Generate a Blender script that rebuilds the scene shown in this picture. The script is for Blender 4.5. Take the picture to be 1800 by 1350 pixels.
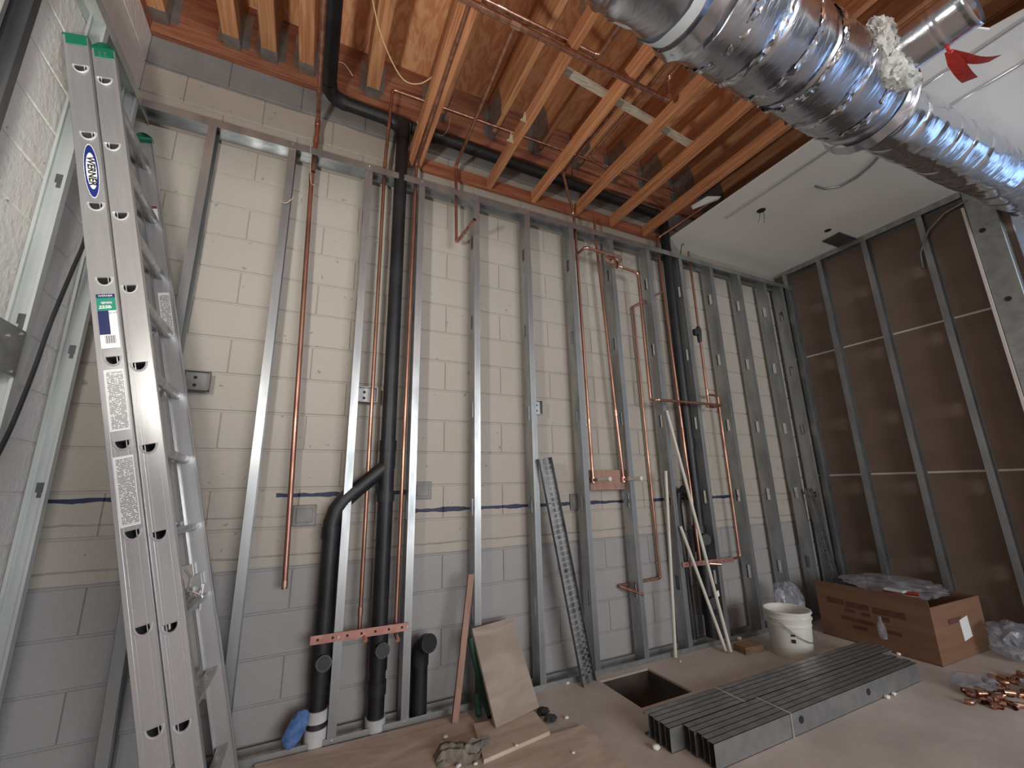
import bpy, bmesh, math, random
from mathutils import Vector, Matrix, noise
from mathutils.geometry import tessellate_polygon
random.seed(7)
for o in list(bpy.data.objects): bpy.data.objects.remove(o, do_unlink=True)
SC = bpy.context.scene
COL = SC.collection
R = math.radians

# ------------------------------------------------------------------ camera
FPX, YAW, PITCH, ROLL = 740.27, R(25.8374), R(13.6), R(-1.3032)
CAM = Vector((0.0, -2.5095, 1.1857))
_f = Vector((math.sin(YAW)*math.cos(PITCH), math.cos(YAW)*math.cos(PITCH), math.sin(PITCH)))
_r = Vector((math.cos(YAW), -math.sin(YAW), 0)); _u = _r.cross(_f)
RT = math.cos(ROLL)*_r + math.sin(ROLL)*_u
UP = -math.sin(ROLL)*_r + math.cos(ROLL)*_u
cd = bpy.data.cameras.new('camera'); cam = bpy.data.objects.new('camera', cd); COL.objects.link(cam)
cd.sensor_fit = 'HORIZONTAL'; cd.sensor_width = 36.0; cd.lens = 36.0*FPX/1800.0
cd.clip_start = 0.02; cd.clip_end = 100
m = Matrix.Identity(4)
for i in range(3):
    m[i][0] = RT[i]; m[i][1] = UP[i]; m[i][2] = -_f[i]; m[i][3] = CAM[i]
cam.matrix_world = m
SC.camera = cam
def ray(px, py): return _f + (px-900)/FPX*RT - (py-675)/FPX*UP
def on(ax, val, px, py):
    d = ray(px, py); t = (val-CAM[ax])/d[ax]; return CAM + d*t
def W(px, py, Y): return on(1, Y, px, py)
def Fl(px, py, z=0.0): return on(2, z, px, py)
def XP(px, py, X): return on(0, X, px, py)

# ------------------------------------------------------------------ light
SC.view_settings.view_transform = 'Standard'; SC.view_settings.look = 'None'
SC.view_settings.gamma = 1.0; SC.view_settings.use_curve_mapping = False
SC.view_settings.exposure = 0.0
wd = bpy.data.worlds.new('world'); SC.world = wd; wd.use_nodes = True
bg = wd.node_tree.nodes['Background']; bg.inputs[0].default_value = (0.7, 0.75, 0.8, 1); bg.inputs[1].default_value = 0.3
def area(name, loc, target, sx, sy, power, col, shape='RECTANGLE'):
    l = bpy.data.lights.new(name, 'AREA'); l.shape = shape; l.size = sx
    if shape == 'RECTANGLE': l.size_y = sy
    l.energy = power; l.color = col
    o = bpy.data.objects.new(name, l); COL.objects.link(o); o.location = loc
    o.rotation_euler = (Vector(target)-Vector(loc)).to_track_quat('-Z', 'Y').to_euler()
    return o
area('work_light_glow', (-0.62, -1.75, 1.75), (0.95, -0.55, 4.3), 0.16, 0.16, 29, (1.0, 0.965, 0.90), 'DISK')
area('storefront_daylight', (2.0, -8.2, 1.9), (-0.6, 0, 1.7), 4.0, 2.4, 340, (0.93, 0.96, 1.0))
area('side_daylight', (8.6, -4.2, 1.8), (0, -2.0, 1.8), 3.5, 2.6, 60, (0.34, 0.57, 1.0))

# ------------------------------------------------------------------ helpers
WM = {}
def tag(o, label=None, cat=None, group=None, kind=None):
    if label: o['label'] = label
    if cat: o['category'] = cat
    if group: o['group'] = group
    if kind: o['kind'] = kind
    return o
def empty(name, loc=(0,0,0), label=None, cat=None, group=None, kind=None, mat=None):
    o = bpy.data.objects.new(name, None); COL.objects.link(o); o.empty_display_size = 0.1
    M = mat if mat is not None else Matrix.Translation(Vector(loc))
    o.matrix_world = M; WM[o] = M.copy()
    return tag(o, label, cat, group, kind)
class MB:
    def __init__(s): s.v = []; s.f = []
    def add(s, vs, fs):
        b = len(s.v); s.v += [Vector(v) for v in vs]; s.f += [tuple(b+i for i in f) for f in fs]; return s
    def box(s, a, b):
        x0,y0,z0 = [min(p,q) for p,q in zip(a,b)]; x1,y1,z1 = [max(p,q) for p,q in zip(a,b)]
        return s.add([(x0,y0,z0),(x1,y0,z0),(x1,y1,z0),(x0,y1,z0),(x0,y0,z1),(x1,y0,z1),(x1,y1,z1),(x0,y1,z1)],
                     [(0,3,2,1),(4,5,6,7),(0,1,5,4),(1,2,6,5),(2,3,7,6),(3,0,4,7)])
    def cbox(s, a, b, c):                       # box with chamfered vertical/front edges on all sides
        bm = bmesh.new(); bmesh.ops.create_cube(bm, size=1)
        a = Vector(a); b = Vector(b)
        for v in bm.verts: v.co = Vector([(a[i]+b[i])/2 + v.co[i]*(b[i]-a[i]) for i in range(3)])
        bmesh.ops.bevel(bm, geom=bm.edges[:], offset=c, segments=1, affect='EDGES')
        bm.verts.index_update(); r = s.add([v.co.copy() for v in bm.verts], [tuple(v.index for v in f.verts) for f in bm.faces]); bm.free(); return r
    def obox(s, o, ex, ey, ez):                 # origin corner + three edge vectors
        o = Vector(o); ex = Vector(ex); ey = Vector(ey); ez = Vector(ez)
        p = [o, o+ex, o+ex+ey, o+ey]; p += [q+ez for q in p]
        return s.add(p, [(0,3,2,1),(4,5,6,7),(0,1,5,4),(1,2,6,5),(2,3,7,6),(3,0,4,7)])
    def tube(s, pts, r, n=12, cap=True, rad=None):
        pts = [Vector(p) for p in pts]; k = len(pts); T = []
        for i in range(k):
            a = pts[max(0,i-1)]; b = pts[min(k-1,i+1)]; T.append((b-a).normalized())
        up = Vector((0,0,1)) if abs(T[0].z) < .9 else Vector((1,0,0))
        N = (up - T[0]*up.dot(T[0])).normalized(); vs = []; fs = []
        for i in range(k):
            N = (N - T[i]*N.dot(T[i])).normalized(); B = T[i].cross(N)
            rr = rad[i] if rad else r
            for j in range(n):
                a = 2*math.pi*j/n; vs.append(pts[i] + (N*math.cos(a)+B*math.sin(a))*rr)
        for i in range(k-1):
            for j in range(n):
                fs.append((i*n+j, i*n+(j+1)%n, (i+1)*n+(j+1)%n, (i+1)*n+j))
        if cap: fs.append(tuple(reversed(range(n)))); fs.append(tuple((k-1)*n+j for j in range(n)))
        return s.add(vs, fs)
    def lathe(s, prof, n=24, c=(0,0,0)):
        c = Vector(c); vs = []; fs = []; k = len(prof)
        for (r, z) in prof:
            for j in range(n):
                a = 2*math.pi*j/n; vs.append(c+Vector((r*math.cos(a), r*math.sin(a), z)))
        for i in range(k-1):
            for j in range(n): fs.append((i*n+j, i*n+(j+1)%n, (i+1)*n+(j+1)%n, (i+1)*n+j))
        return s.add(vs, fs)
    def mesh(s, name, inv=None):
        me = bpy.data.meshes.new(name)
        vs = [inv @ v for v in s.v] if inv is not None else s.v
        me.from_pydata([tuple(v) for v in vs], [], s.f); me.update(); return me
    def build(s, name, mat, parent=None, local=False, smooth=False, loc=None):
        if parent is not None: inv = None if local else WM[parent].inverted()
        else: inv = Matrix.Translation(-Vector(loc)) if loc is not None else None
        me = s.mesh(name, inv); me.materials.append(MAT[mat])
        if smooth: shade(me)
        o = bpy.data.objects.new(name, me); COL.objects.link(o)
        if parent is not None: o.parent = parent; WM[o] = WM[parent]
        else:
            if loc is not None: o.location = loc
            WM[o] = Matrix.Translation(Vector(loc)) if loc is not None else Matrix.Identity(4)
        return o
def shade(me, ang=40):
    for p in me.polygons: p.use_smooth = True
    try: me.set_sharp_from_angle(angle=R(ang))
    except Exception: pass
def inst(name, me, parent, loc, rotz=0.0, scale=None):
    o = bpy.data.objects.new(name, me); COL.objects.link(o); o.parent = parent
    o.location = WM[parent].inverted() @ Vector(loc); o.rotation_euler = (0,0,rotz)
    if scale: o.scale = scale
    WM[o] = WM[parent] @ o.matrix_basis
    return o
def base_of(mb):
    n = len(mb.v); c = sum(mb.v, Vector())/n; return Vector((c.x, c.y, min(v.z for v in mb.v)))
def thing(name, mb, mat, label, cat, group=None, smooth=False):
    return tag(mb.build(name, mat, None, smooth=smooth, loc=base_of(mb)), label, cat, group)

# ------------------------------------------------------------------ materials
MAT = {}
def M(name, c1, c2=None, rough=.6, metal=0.0, ns=8, st=(1,1,1), bump=0, bs=40, bst=(1,1,1), rand=0.0, world=False, dist=0.0, lo=.35, hi=.65, detail=4, r2=None, alpha=None):
    mt = bpy.data.materials.new(name); mt.use_nodes = True; nt = mt.node_tree; N = nt.nodes; L = nt.links
    b = N['Principled BSDF']; b.inputs['Roughness'].default_value = rough; b.inputs['Metallic'].default_value = metal
    if world:
        vec = N.new('ShaderNodeNewGeometry').outputs['Position']
    else:
        tc = N.new('ShaderNodeTexCoord'); oi = N.new('ShaderNodeObjectInfo')
        mu = N.new('ShaderNodeMath'); mu.operation = 'MULTIPLY'; mu.inputs[1].default_value = 37.0; L.new(oi.outputs['Random'], mu.inputs[0])
        va = N.new('ShaderNodeVectorMath'); va.operation = 'ADD'; L.new(tc.outputs['Object'], va.inputs[0]); L.new(mu.outputs[0], va.inputs[1])
        vec = va.outputs[0]
    def scaled(st):
        v = N.new('ShaderNodeVectorMath'); v.operation = 'MULTIPLY'; L.new(vec, v.inputs[0]); v.inputs[1].default_value = st; return v.outputs[0]
    col = None
    if c2 is not None:
        no = N.new('ShaderNodeTexNoise'); no.inputs['Scale'].default_value = ns; no.inputs['Detail'].default_value = detail; no.inputs['Distortion'].default_value = dist
        L.new(scaled(st), no.inputs['Vector'])
        cr = N.new('ShaderNodeValToRGB'); cr.color_ramp.elements[0].position = lo; cr.color_ramp.elements[1].position = hi
        cr.color_ramp.elements[0].color = (*c1,1); cr.color_ramp.elements[1].color = (*c2,1)
        L.new(no.outputs['Fac'], cr.inputs['Fac']); col = cr.outputs['Color']
        if r2 is not None:
            mr = N.new('ShaderNodeMapRange'); mr.inputs['From Min'].default_value = lo; mr.inputs['From Max'].default_value = hi
            mr.inputs['To Min'].default_value = rough; mr.inputs['To Max'].default_value = r2; L.new(no.outputs['Fac'], mr.inputs['Value']); L.new(mr.outputs[0], b.inputs['Roughness'])
    else:
        rg = N.new('ShaderNodeRGB'); rg.outputs[0].default_value = (*c1,1); col = rg.outputs[0]
    if rand:
        oi2 = N.new('ShaderNodeObjectInfo'); mr = N.new('ShaderNodeMapRange'); L.new(oi2.outputs['Random'], mr.inputs['Value'])
        mr.inputs['To Min'].default_value = 1-rand; mr.inputs['To Max'].default_value = 1+rand*.6
        vm = N.new('ShaderNodeVectorMath'); vm.operation = 'SCALE'; L.new(col, vm.inputs[0]); L.new(mr.outputs[0], vm.inputs['Scale']); col = vm.outputs[0]
    L.new(col, b.inputs['Base Color'])
    if bump:
        n2 = N.new('ShaderNodeTexNoise'); n2.inputs['Scale'].default_value = bs; n2.inputs['Detail'].default_value = 4; L.new(scaled(bst), n2.inputs['Vector'])
        bp = N.new('ShaderNodeBump'); bp.inputs['Strength'].default_value = bump; bp.inputs['Distance'].default_value = .01
        L.new(n2.outputs['Fac'], bp.inputs['Height']); L.new(bp.outputs[0], b.inputs['Normal'])
    if alpha is not None:
        b.inputs['Alpha'].default_value = alpha
    MAT[name] = mt; return mt
M('galv', (.28,.295,.30), (.42,.435,.435), rough=.42, metal=.75, ns=9, st=(1,1,.35), r2=.3)
M('galv_dull', (.30,.315,.31), (.44,.45,.44), rough=.5, metal=.85, ns=14, r2=.38)
M('galv_lit', (.50,.53,.51), (.60,.63,.61), rough=.42, metal=.45, ns=7, st=(1,1,.3))  # paler galv copy, bright light on the left frame put into its colour
M('galv_perf', (.19,.195,.195), (.28,.285,.28), rough=.5, metal=.8, ns=14)
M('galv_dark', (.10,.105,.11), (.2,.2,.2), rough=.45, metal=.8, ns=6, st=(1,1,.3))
M('rung_bore_shade', (.05,.05,.052), (.09,.09,.09), rough=.6, ns=30)  # shade inside the hollow rungs, put into a dark colour
M('collar', (.82,.82,.80), rough=.34, metal=.45)
M('aluminum', (.43,.43,.425), (.53,.53,.525), rough=.38, metal=.62, ns=5, st=(6,6,.6), bump=.05, bs=14, r2=.27)
M('bright_metal', (.88,.88,.87), rough=.22, metal=.9)
M('copper', (.34,.165,.115), (.56,.31,.22), rough=.42, metal=.85, ns=5, st=(6,6,1.2), r2=.3, rand=.12)
M('copper_bright', (.72,.48,.37), (.55,.31,.22), rough=.28, metal=.9, ns=12)
M('copper_strap', (.36,.17,.14), (.46,.24,.20), rough=.5, metal=.5, ns=20)
M('black_pipe', (.006,.0065,.008), (.016,.017,.02), rough=.48, ns=6, bump=.04, bs=30)
M('hub_white', (.55,.56,.55), (.42,.43,.43), rough=.5, ns=9)
M('roof_wood', (.46,.19,.08), (.70,.36,.175), rough=.7, ns=2.2, st=(22,1.1,7), rand=.28, dist=.6)
M('joist_wood', (.44,.165,.073), (.68,.325,.155), rough=.68, ns=2.4, st=(24,1.0,24), rand=.22, dist=.8)
M('ledger_wood', (.22,.075,.04), (.36,.14,.07), rough=.75, ns=3, st=(1.0,20,14), rand=.15)
M('deck_ply', (.70,.31,.14), (.84,.47,.25), rough=.72, ns=4.0, st=(3.2,1.1,3), dist=2.2, lo=.42, hi=.58, rand=.10)
M('old_ply', (.46,.365,.285), (.61,.50,.405), rough=.8, ns=3.2, st=(1.5,4,2), dist=.8, bump=.05)
M('ply_edge', (.30,.19,.12), (.42,.29,.19), rough=.85, ns=4, st=(1,1,60))
M('grey_ply', (.31,.25,.20), (.40,.33,.27), rough=.85, ns=4, st=(1,1,3), dist=1.0)
M('red_stick', (.29,.165,.125), (.36,.22,.17), rough=.75, ns=5, st=(8,8,1))
M('white_wood', (.62,.57,.47), (.42,.37,.28), rough=.8, ns=8, st=(2,12,12))
M('brown_block', (.15,.09,.05), (.25,.16,.09), rough=.8, ns=4, st=(2,14,14))
M('drywall_white', (.78,.78,.75), (.83,.83,.80), rough=.9, ns=2.0)
M('drywall_brown', (.165,.115,.087), (.19,.135,.104), rough=.95, ns=3, st=(1,1,2))
M('seam_white', (.62,.57,.53), rough=.9)
M('shell', (.38,.37,.36), (.44,.43,.42), rough=.9, ns=2)
M('pvc', (.62,.60,.52), (.53,.51,.44), rough=.45, ns=6, st=(6,6,1))
M('white_plastic', (.68,.67,.62), (.58,.57,.52), rough=.45, ns=7)
M('green_plastic', (.008,.13,.07), (.01,.18,.10), rough=.4, ns=6)
M('green_rough', (.012,.05,.036), (.025,.085,.06), rough=.7, ns=12, st=(1,1,.4), bump=.3, bs=40)
M('blue_rag', (.05,.12,.30), (.11,.20,.42), rough=.9, ns=30, bump=.4, bs=60)
M('rag', (.11,.095,.075), (.27,.245,.205), rough=.95, ns=14, bump=.5, bs=70)
M('cardboard', (.185,.098,.058), (.215,.118,.07), rough=.9, ns=3, st=(1,1,8))
M('box_print', (.09,.035,.025), (.13,.055,.035), rough=.9, ns=60)
M('paper', (.75,.77,.78), rough=.7)
M('paper_cream', (.62,.60,.42), rough=.8)
M('red_ribbon', (.50,.035,.025), (.62,.06,.045), rough=.7, ns=60)
M('red_plastic', (.24,.03,.02), (.35,.05,.03), rough=.35, ns=8)
M('twine', (.66,.52,.27), rough=.8)
M('wire_pale', (.52,.42,.30), rough=.8)
M('rubber', (.015,.015,.017), (.03,.03,.03), rough=.6, ns=9)
M('black_bag', (.012,.012,.014), (.03,.03,.034), rough=.35, ns=8)
M('insulation', (.52,.53,.49), (.66,.67,.62), rough=.95, ns=18, bump=.8, bs=40)
M('tape_white', (.52,.57,.57), (.62,.66,.66), rough=.45, ns=6)
M('sticker_white', (.80,.80,.77), rough=.5)
M('sticker_blue', (.012,.025,.16), rough=.4)
M('sticker_navy', (.010,.018,.085), rough=.4)
M('sticker_green', (.012,.22,.14), rough=.4)
M('ink', (.012,.012,.014), rough=.5)
M('ink_red', (.20,.05,.06), rough=.5)
M('crumb', (.75,.73,.68), rough=.9)
M('box_metal', (.24,.235,.22), (.17,.165,.155), rough=.6, metal=.2, ns=10)
M('hole_shade', (.02,.02,.02), rough=.9)  # flat black painted on solid discs for the shade inside holes

# foil for the duct: very shiny, wrinkled
def foil(name, c, rough, bst, b2):
    mt = M(name, c, rough=rough, metal=1.0); nt = mt.node_tree; N = nt.nodes; L = nt.links; b = N['Principled BSDF']
    tc = N.new('ShaderNodeTexCoord')
    n1 = N.new('ShaderNodeTexNoise'); n1.inputs['Scale'].default_value = 5; n1.inputs['Detail'].default_value = 5; n1.inputs['Distortion'].default_value = 1.2
    v = N.new('ShaderNodeVectorMath'); v.operation = 'MULTIPLY'; v.inputs[1].default_value = (2.6,.6,.6); L.new(tc.outputs['Object'], v.inputs[0]); L.new(v.outputs[0], n1.inputs['Vector'])
    bp = N.new('ShaderNodeBump'); bp.inputs['Strength'].default_value = bst; bp.inputs['Distance'].default_value = .03; L.new(n1.outputs['Fac'], bp.inputs['Height'])
    vo = N.new('ShaderNodeTexVoronoi'); vo.inputs['Scale'].default_value = 26; L.new(tc.outputs['Object'], vo.inputs['Vector'])
    bp2 = N.new('ShaderNodeBump'); bp2.inputs['Strength'].default_value = b2; bp2.inputs['Distance'].default_value = .006; L.new(vo.outputs['Distance'], bp2.inputs['Height']); L.new(bp.outputs[0], bp2.inputs['Normal'])
    L.new(bp2.outputs[0], b.inputs['Normal'])
foil('foil', (.60,.63,.69), .25, .22, .06)
foil('foil_crinkle', (.80,.82,.85), .22, .5, .3)
foil('foil_smooth', (.76,.78,.82), .18, .18, .05)
# clear crumpled plastic
def clear(name, c, a):
    mt = M(name, c, rough=.22); nt = mt.node_tree; N = nt.nodes; L = nt.links; b = N['Principled BSDF']
    no = N.new('ShaderNodeTexNoise'); no.inputs['Scale'].default_value = 14; no.inputs['Detail'].default_value = 5
    tc = N.new('ShaderNodeTexCoord'); L.new(tc.outputs['Object'], no.inputs['Vector'])
    mr = N.new('ShaderNodeMapRange'); mr.inputs['From Min'].default_value = .35; mr.inputs['From Max'].default_value = .7; mr.inputs['To Min'].default_value = a*.55; mr.inputs['To Max'].default_value = min(1,a*1.6)
    L.new(no.outputs['Fac'], mr.inputs['Value']); L.new(mr.outputs[0], b.inputs['Alpha'])
clear('clear_plastic', (.40,.42,.47), .33)
# small print: rows of grey lines on white
def print_mat(name, rows, ink, thr):
    mt = M(name, (.8,.8,.77), rough=.5); nt = mt.node_tree; N = nt.nodes; L = nt.links; b = N['Principled BSDF']
    tc = N.new('ShaderNodeTexCoord'); sp = N.new('ShaderNodeSeparateXYZ'); L.new(tc.outputs['Object'], sp.inputs[0])
    a = N.new('ShaderNodeMath'); a.operation = 'MULTIPLY'; a.inputs[1].default_value = rows; L.new(sp.outputs['Z'], a.inputs[0])
    f = N.new('ShaderNodeMath'); f.operation = 'FRACT'; L.new(a.outputs[0], f.inputs[0])
    g = N.new('ShaderNodeMath'); g.operation = 'GREATER_THAN'; g.inputs[1].default_value = .45; L.new(f.outputs[0], g.inputs[0])
    no = N.new('ShaderNodeTexNoise'); no.inputs['Scale'].default_value = 60; v = N.new('ShaderNodeVectorMath'); v.operation = 'MULTIPLY'; v.inputs[1].default_value = (4,1,3); L.new(tc.outputs['Object'], v.inputs[0]); L.new(v.outputs[0], no.inputs['Vector'])
    h = N.new('ShaderNodeMath'); h.operation = 'GREATER_THAN'; h.inputs[1].default_value = thr; L.new(no.outputs['Fac'], h.inputs[0])
    k = N.new('ShaderNodeMath'); k.operation = 'MULTIPLY'; L.new(g.outputs[0], k.inputs[0]); L.new(h.outputs[0], k.inputs[1])
    mx = N.new('ShaderNodeMix'); mx.data_type = 'RGBA'; mx.inputs[6].default_value = (.8,.8,.77,1); mx.inputs[7].default_value = (*ink,1)
    L.new(k.outputs[0], mx.inputs[0]); L.new(mx.outputs[2], b.inputs['Base Color'])
print_mat('fine_print', 210, (.12,.12,.12), .42)
# painted concrete block: cream above, grey dado below, raw course on top, chalk line
def block_mat(name, cream, cream2, raw, chalk, bump):
    mt = bpy.data.materials.new(name); mt.use_nodes = True; nt = mt.node_tree; N = nt.nodes; L = nt.links
    b = N['Principled BSDF']; b.inputs['Roughness'].default_value = .62
    geo = N.new('ShaderNodeNewGeometry'); P = geo.outputs['Position']; sp = N.new('ShaderNodeSeparateXYZ'); L.new(P, sp.inputs[0])
    def no(scale, st=(1,1,1), det=5):
        v = N.new('ShaderNodeVectorMath'); v.operation = 'MULTIPLY'; v.inputs[1].default_value = st; L.new(P, v.inputs[0])
        n = N.new('ShaderNodeTexNoise'); n.inputs['Scale'].default_value = scale; n.inputs['Detail'].default_value = det; L.new(v.outputs[0], n.inputs['Vector']); return n.outputs['Fac']
    def ma(op, a, c=None):
        n = N.new('ShaderNodeMath'); n.operation = op
        for i, q in enumerate((a, c)):
            if q is None: continue
            if isinstance(q, (int, float)): n.inputs[i].default_value = q
            else: L.new(q, n.inputs[i])
        return n.outputs[0]
    def mix(f, a, c):
        n = N.new('ShaderNodeMix'); n.data_type = 'RGBA'; L.new(f, n.inputs[0])
        for i, q in ((6, a), (7, c)):
            if isinstance(q, tuple): n.inputs[i].default_value = (*q,1)
            else: L.new(q, n.inputs[i])
        return n.outputs[2]
    z = sp.outputs['Z']; x = sp.outputs['X']
    zz = ma('ADD', z, ma('MULTIPLY', ma('SUBTRACT', no(9), .5), .02))
    c = mix(ma('MULTIPLY', no(2.2), .9), cream, cream2)
    spots = ma('GREATER_THAN', no(26, (1,1,1), 2), .735)
    c = mix(ma('MULTIPLY', spots, .45), c, (.09,.08,.07))
    grey = mix(no(3), (.285,.28,.272), (.345,.34,.33))
    c = mix(ma('LESS_THAN', zz, .806), c, grey)
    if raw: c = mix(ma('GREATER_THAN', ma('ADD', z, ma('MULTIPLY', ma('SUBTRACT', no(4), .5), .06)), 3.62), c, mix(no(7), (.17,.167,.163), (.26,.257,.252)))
    if chalk:
        zl = ma('SUBTRACT', 1.163, ma('MULTIPLY', ma('GREATER_THAN', x, .55), .110))
        d = ma('ABSOLUTE', ma('SUBTRACT', ma('ADD', z, ma('MULTIPLY', ma('SUBTRACT', no(30, (.4,1,1)), .5), .02)), zl))
        ln = ma('MULTIPLY', ma('LESS_THAN', d, ma('MULTIPLY', no(6, (1,1,.2), 3), .022)), ma('GREATER_THAN', no(1.7, (1,1,.2), 2), .42))
        c = mix(ln, c, (.015,.022,.07))
        d2 = ma('ABSOLUTE', ma('SUBTRACT', zz, 1.055)); l2 = ma('MULTIPLY', ma('LESS_THAN', d2, .004), no(5, (1,1,.2), 3))
        c = mix(ma('MULTIPLY', l2, .7), c, (.06,.055,.05))
        d3 = ma('ABSOLUTE', ma('SUBTRACT', zz, .858)); l3 = ma('MULTIPLY', ma('LESS_THAN', d3, .005), no(9, (1,1,.2), 4))
        c = mix(ma('MULTIPLY', l3, .75), c, (.06,.055,.05))
    L.new(c, b.inputs['Base Color'])
    bp = N.new('ShaderNodeBump'); bp.inputs['Strength'].default_value = bump; bp.inputs['Distance'].default_value = .006; L.new(no(38, (1,1,1), 6), bp.inputs['Height']); L.new(bp.outputs[0], b.inputs['Normal'])
    MAT[name] = mt
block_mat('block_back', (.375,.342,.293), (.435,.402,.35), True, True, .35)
block_mat('block_left', (.76,.74,.69), (.82,.80,.75), False, False, .8)
# concrete floor
M('concrete', (.41,.365,.32), (.55,.495,.44), rough=.85, ns=2.6, world=True, bump=.15, bs=25, detail=6, lo=.3, hi=.7)
M('pit_earth', (.05,.042,.035), (.09,.075,.06), rough=.95, ns=8, world=True, bump=.5, bs=20)

# ------------------------------------------------------------------ structure
YB, XL, XR = 0.14, -1.04, 4.672
BW, BH = 0.4064, 0.2032
def S(o): return tag(o, kind='structure')
# floor with a pit
HX0, HX1, HY0, HY1 = 1.745, 2.134, -0.425, -0.055
fl = MB()
for (x0,x1,y0,y1) in ((-5,HX0,-9,.35),(HX1,9.5,-9,.35),(HX0,HX1,-9,HY0),(HX0,HX1,HY1,.35)): fl.box((x0,y0,-.12),(x1,y1,0))
floor = S(fl.build('floor', 'concrete'))
pit = MB(); pit.box((HX0-.02,HY0-.02,-.42),(HX1+.02,HY1+.02,-.40))
for a,b in (((HX0,HY0,-.4),(HX0+.004,HY1,-.012)),((HX1-.004,HY0,-.4),(HX1,HY1,-.012)),((HX0,HY0,-.4),(HX1,HY0+.004,-.012)),((HX0,HY1-.004,-.4),(HX1,HY1,-.012)),((HX0-.02,HY0-.02,-.4),(HX0,HY1+.02,-.12)),((HX1,HY0-.02,-.4),(HX1+.02,HY1+.02,-.12)),((HX0,HY0-.02,-.4),(HX1,HY0,-.12)),((HX0,HY1,-.4),(HX1,HY1+.02,-.12))): pit.box(a,b)
pit.build('pit_lining', 'pit_earth', floor)
# block walls
bmm = MB(); bmm.cbox((.001,0,.0045),(BW-.001,.06,BH-.0045), .0035); me_bb = bmm.mesh('block_unit'); me_bb.materials.append(MAT['block_back'])
bmm = MB(); bmm.cbox((-.0035,0,.0045),(BW+.0035,.06,BH-.0045), .004); me_bl = bmm.mesh('block_unit_side'); me_bl.materials.append(MAT['block_left'])
wc = MB(); wc.box((XL-.2,YB+.007,-.12),(XR+.1,YB+.25,3.83)); wall_back = S(wc.build('wall_back', 'block_back'))
for k in range(0, 19):
    z = BH*k-.019
    x = .178 - BW*4 + (BW/2 if k % 2 == 1 else 0)
    while x < XR-.01:
        a = max(x, XL); e = min(x+BW, XR)
        if e-a > .03: inst('block', me_bb, wall_back, (a, YB, z), 0, ((e-a)/BW, 1, 1))
        x += BW
wc = MB(); wc.box((XL-.25,-1.12,-.12),(XL-.007,YB+.25,3.83)); wall_left = S(wc.build('wall_left', 'block_left'))
for k in range(0, 19):
    z = BH*k-.019; y = YB - (BW if k % 2 == 0 else BW/2)
    ys = YB
    while ys > -1.11:
        a = max(y, -1.12)
        if ys-a > .03: inst('block', me_bl, wall_left, (XL, a, z), R(90), ((ys-a)/BW, 1, 1))
        ys = y; y -= BW
q = MB(); q.cbox((XL-.25,-6,3.832),(XL+.0,YB+.25,4.278),.004); S(q.build('trim_1','ledger_wood'))
# right wall: kraft backs of gypsum panels seen between studs
wr = MB(); wr.box((XR+.003,-1.62,-.0),(XR+.035,YB,3.42)); wall_right = S(wr.build('wall_right', 'seam_white'))
for z0,z1 in ((.0,1.211),(1.227,2.431),(2.447,3.42)):
    pm = MB(); pm.cbox((XR,-1.62,z0),(XR+.0029,YB,z1),.001); pm.build('drywall_panel', 'drywall_brown', wall_right)
# rest of the shop behind the camera
for nm,a,b in (('wall_rear',(-5,-9,0),(9.5,-8.8,4.3)),('wall_far_left',(-5.2,-9,0),(-5,.35,4.3)),('wall_far_right',(9.4,-9,0),(9.6,.35,4.3))):
    q = MB(); q.box(a,b); S(q.build(nm,'shell'))
q = MB(); q.box((XR+.1,.2,0),(9.5,.35,4.3)); S(q.build('wall_next_room','shell'))
# ---- ceiling: roof joists, deck, ceiling joists, ledgers, gypsum
ceil = empty('ceiling', (0,0,3.42), kind='structure')
for i in range(-1, 6):
    for j in range(0, 4):
        x0 = -1.3+i*1.22; y1 = YB+.1-j*2.44
        pm = MB(); pm.box((x0+.003,y1-2.437,4.28),(x0+1.217,y1,4.30)); pm.build('deck_panel','deck_ply',ceil)
for x0,x1 in ((XL,1.9),(1.905,XR)):
    pm = MB(); pm.cbox((x0,YB-.04,3.832),(x1,YB+.06,4.278),.004); pm.build('ledger_board','ledger_wood',ceil)
pm = MB(); pm.cbox((.58,YB-.038,3.44),(2.93,YB-.001,3.535),.003); pm.build('ledger_board','ledger_wood',ceil)
for xc in (-1.0,-.637,-.432,-.217,.20,.625,.70,1.122,1.528,1.93,2.335,2.74,3.15,3.55,3.95,4.36):
    w = .0445 if xc < .5 else .021
    pm = MB(); pm.cbox((xc-w,-5.5,3.90),(xc+w,YB-.042,4.278),.004); j = pm.build('roof_joist','roof_wood',ceil)
    h = MB(); h.box((xc-w-.002,.015,3.896),(xc+w+.002,YB-.041,3.899))
    for s in (-1,1):
        xs = xc+s*(w+.0012)
        yn = .01 if xc < .5 else -.16; h.add([(xs,yn,3.897),(xs,YB-.041,3.897),(xs,YB-.041,4.20),(xs,yn+.045,4.20),(xs,yn,4.05)],[(0,1,2,3,4)])
        h.box((xs, YB-.043, 3.93),(xs+s*.04, YB-.041, 4.20))
    h.build('joist_hanger','galv_dull',j)
CJ = [(.472,.510),(.532,.570),(1.082,1.12),(1.474,1.512),(1.884,1.922),(2.272,2.31),(2.652,2.69)]
for i,(x0,x1) in enumerate(CJ):
    pm = MB(); pm.cbox((x0,-5.0,3.43),(x1,YB-.040,3.522),.003); j = pm.build('ceiling_joist','joist_wood',ceil)
    if i >= 2:
        for yy in (-1.16,):
            s = MB(); s.box((x1+.001,yy-.022,3.45),(x1+.006,yy+.022,3.99)); s.box((x1+.006,yy-.022,3.985),(x1+.05,yy+.022,3.99)); s.build('dark_upright','brown_block',j)  # thin dark upright beside the ceiling joist, bent over at its top
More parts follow.
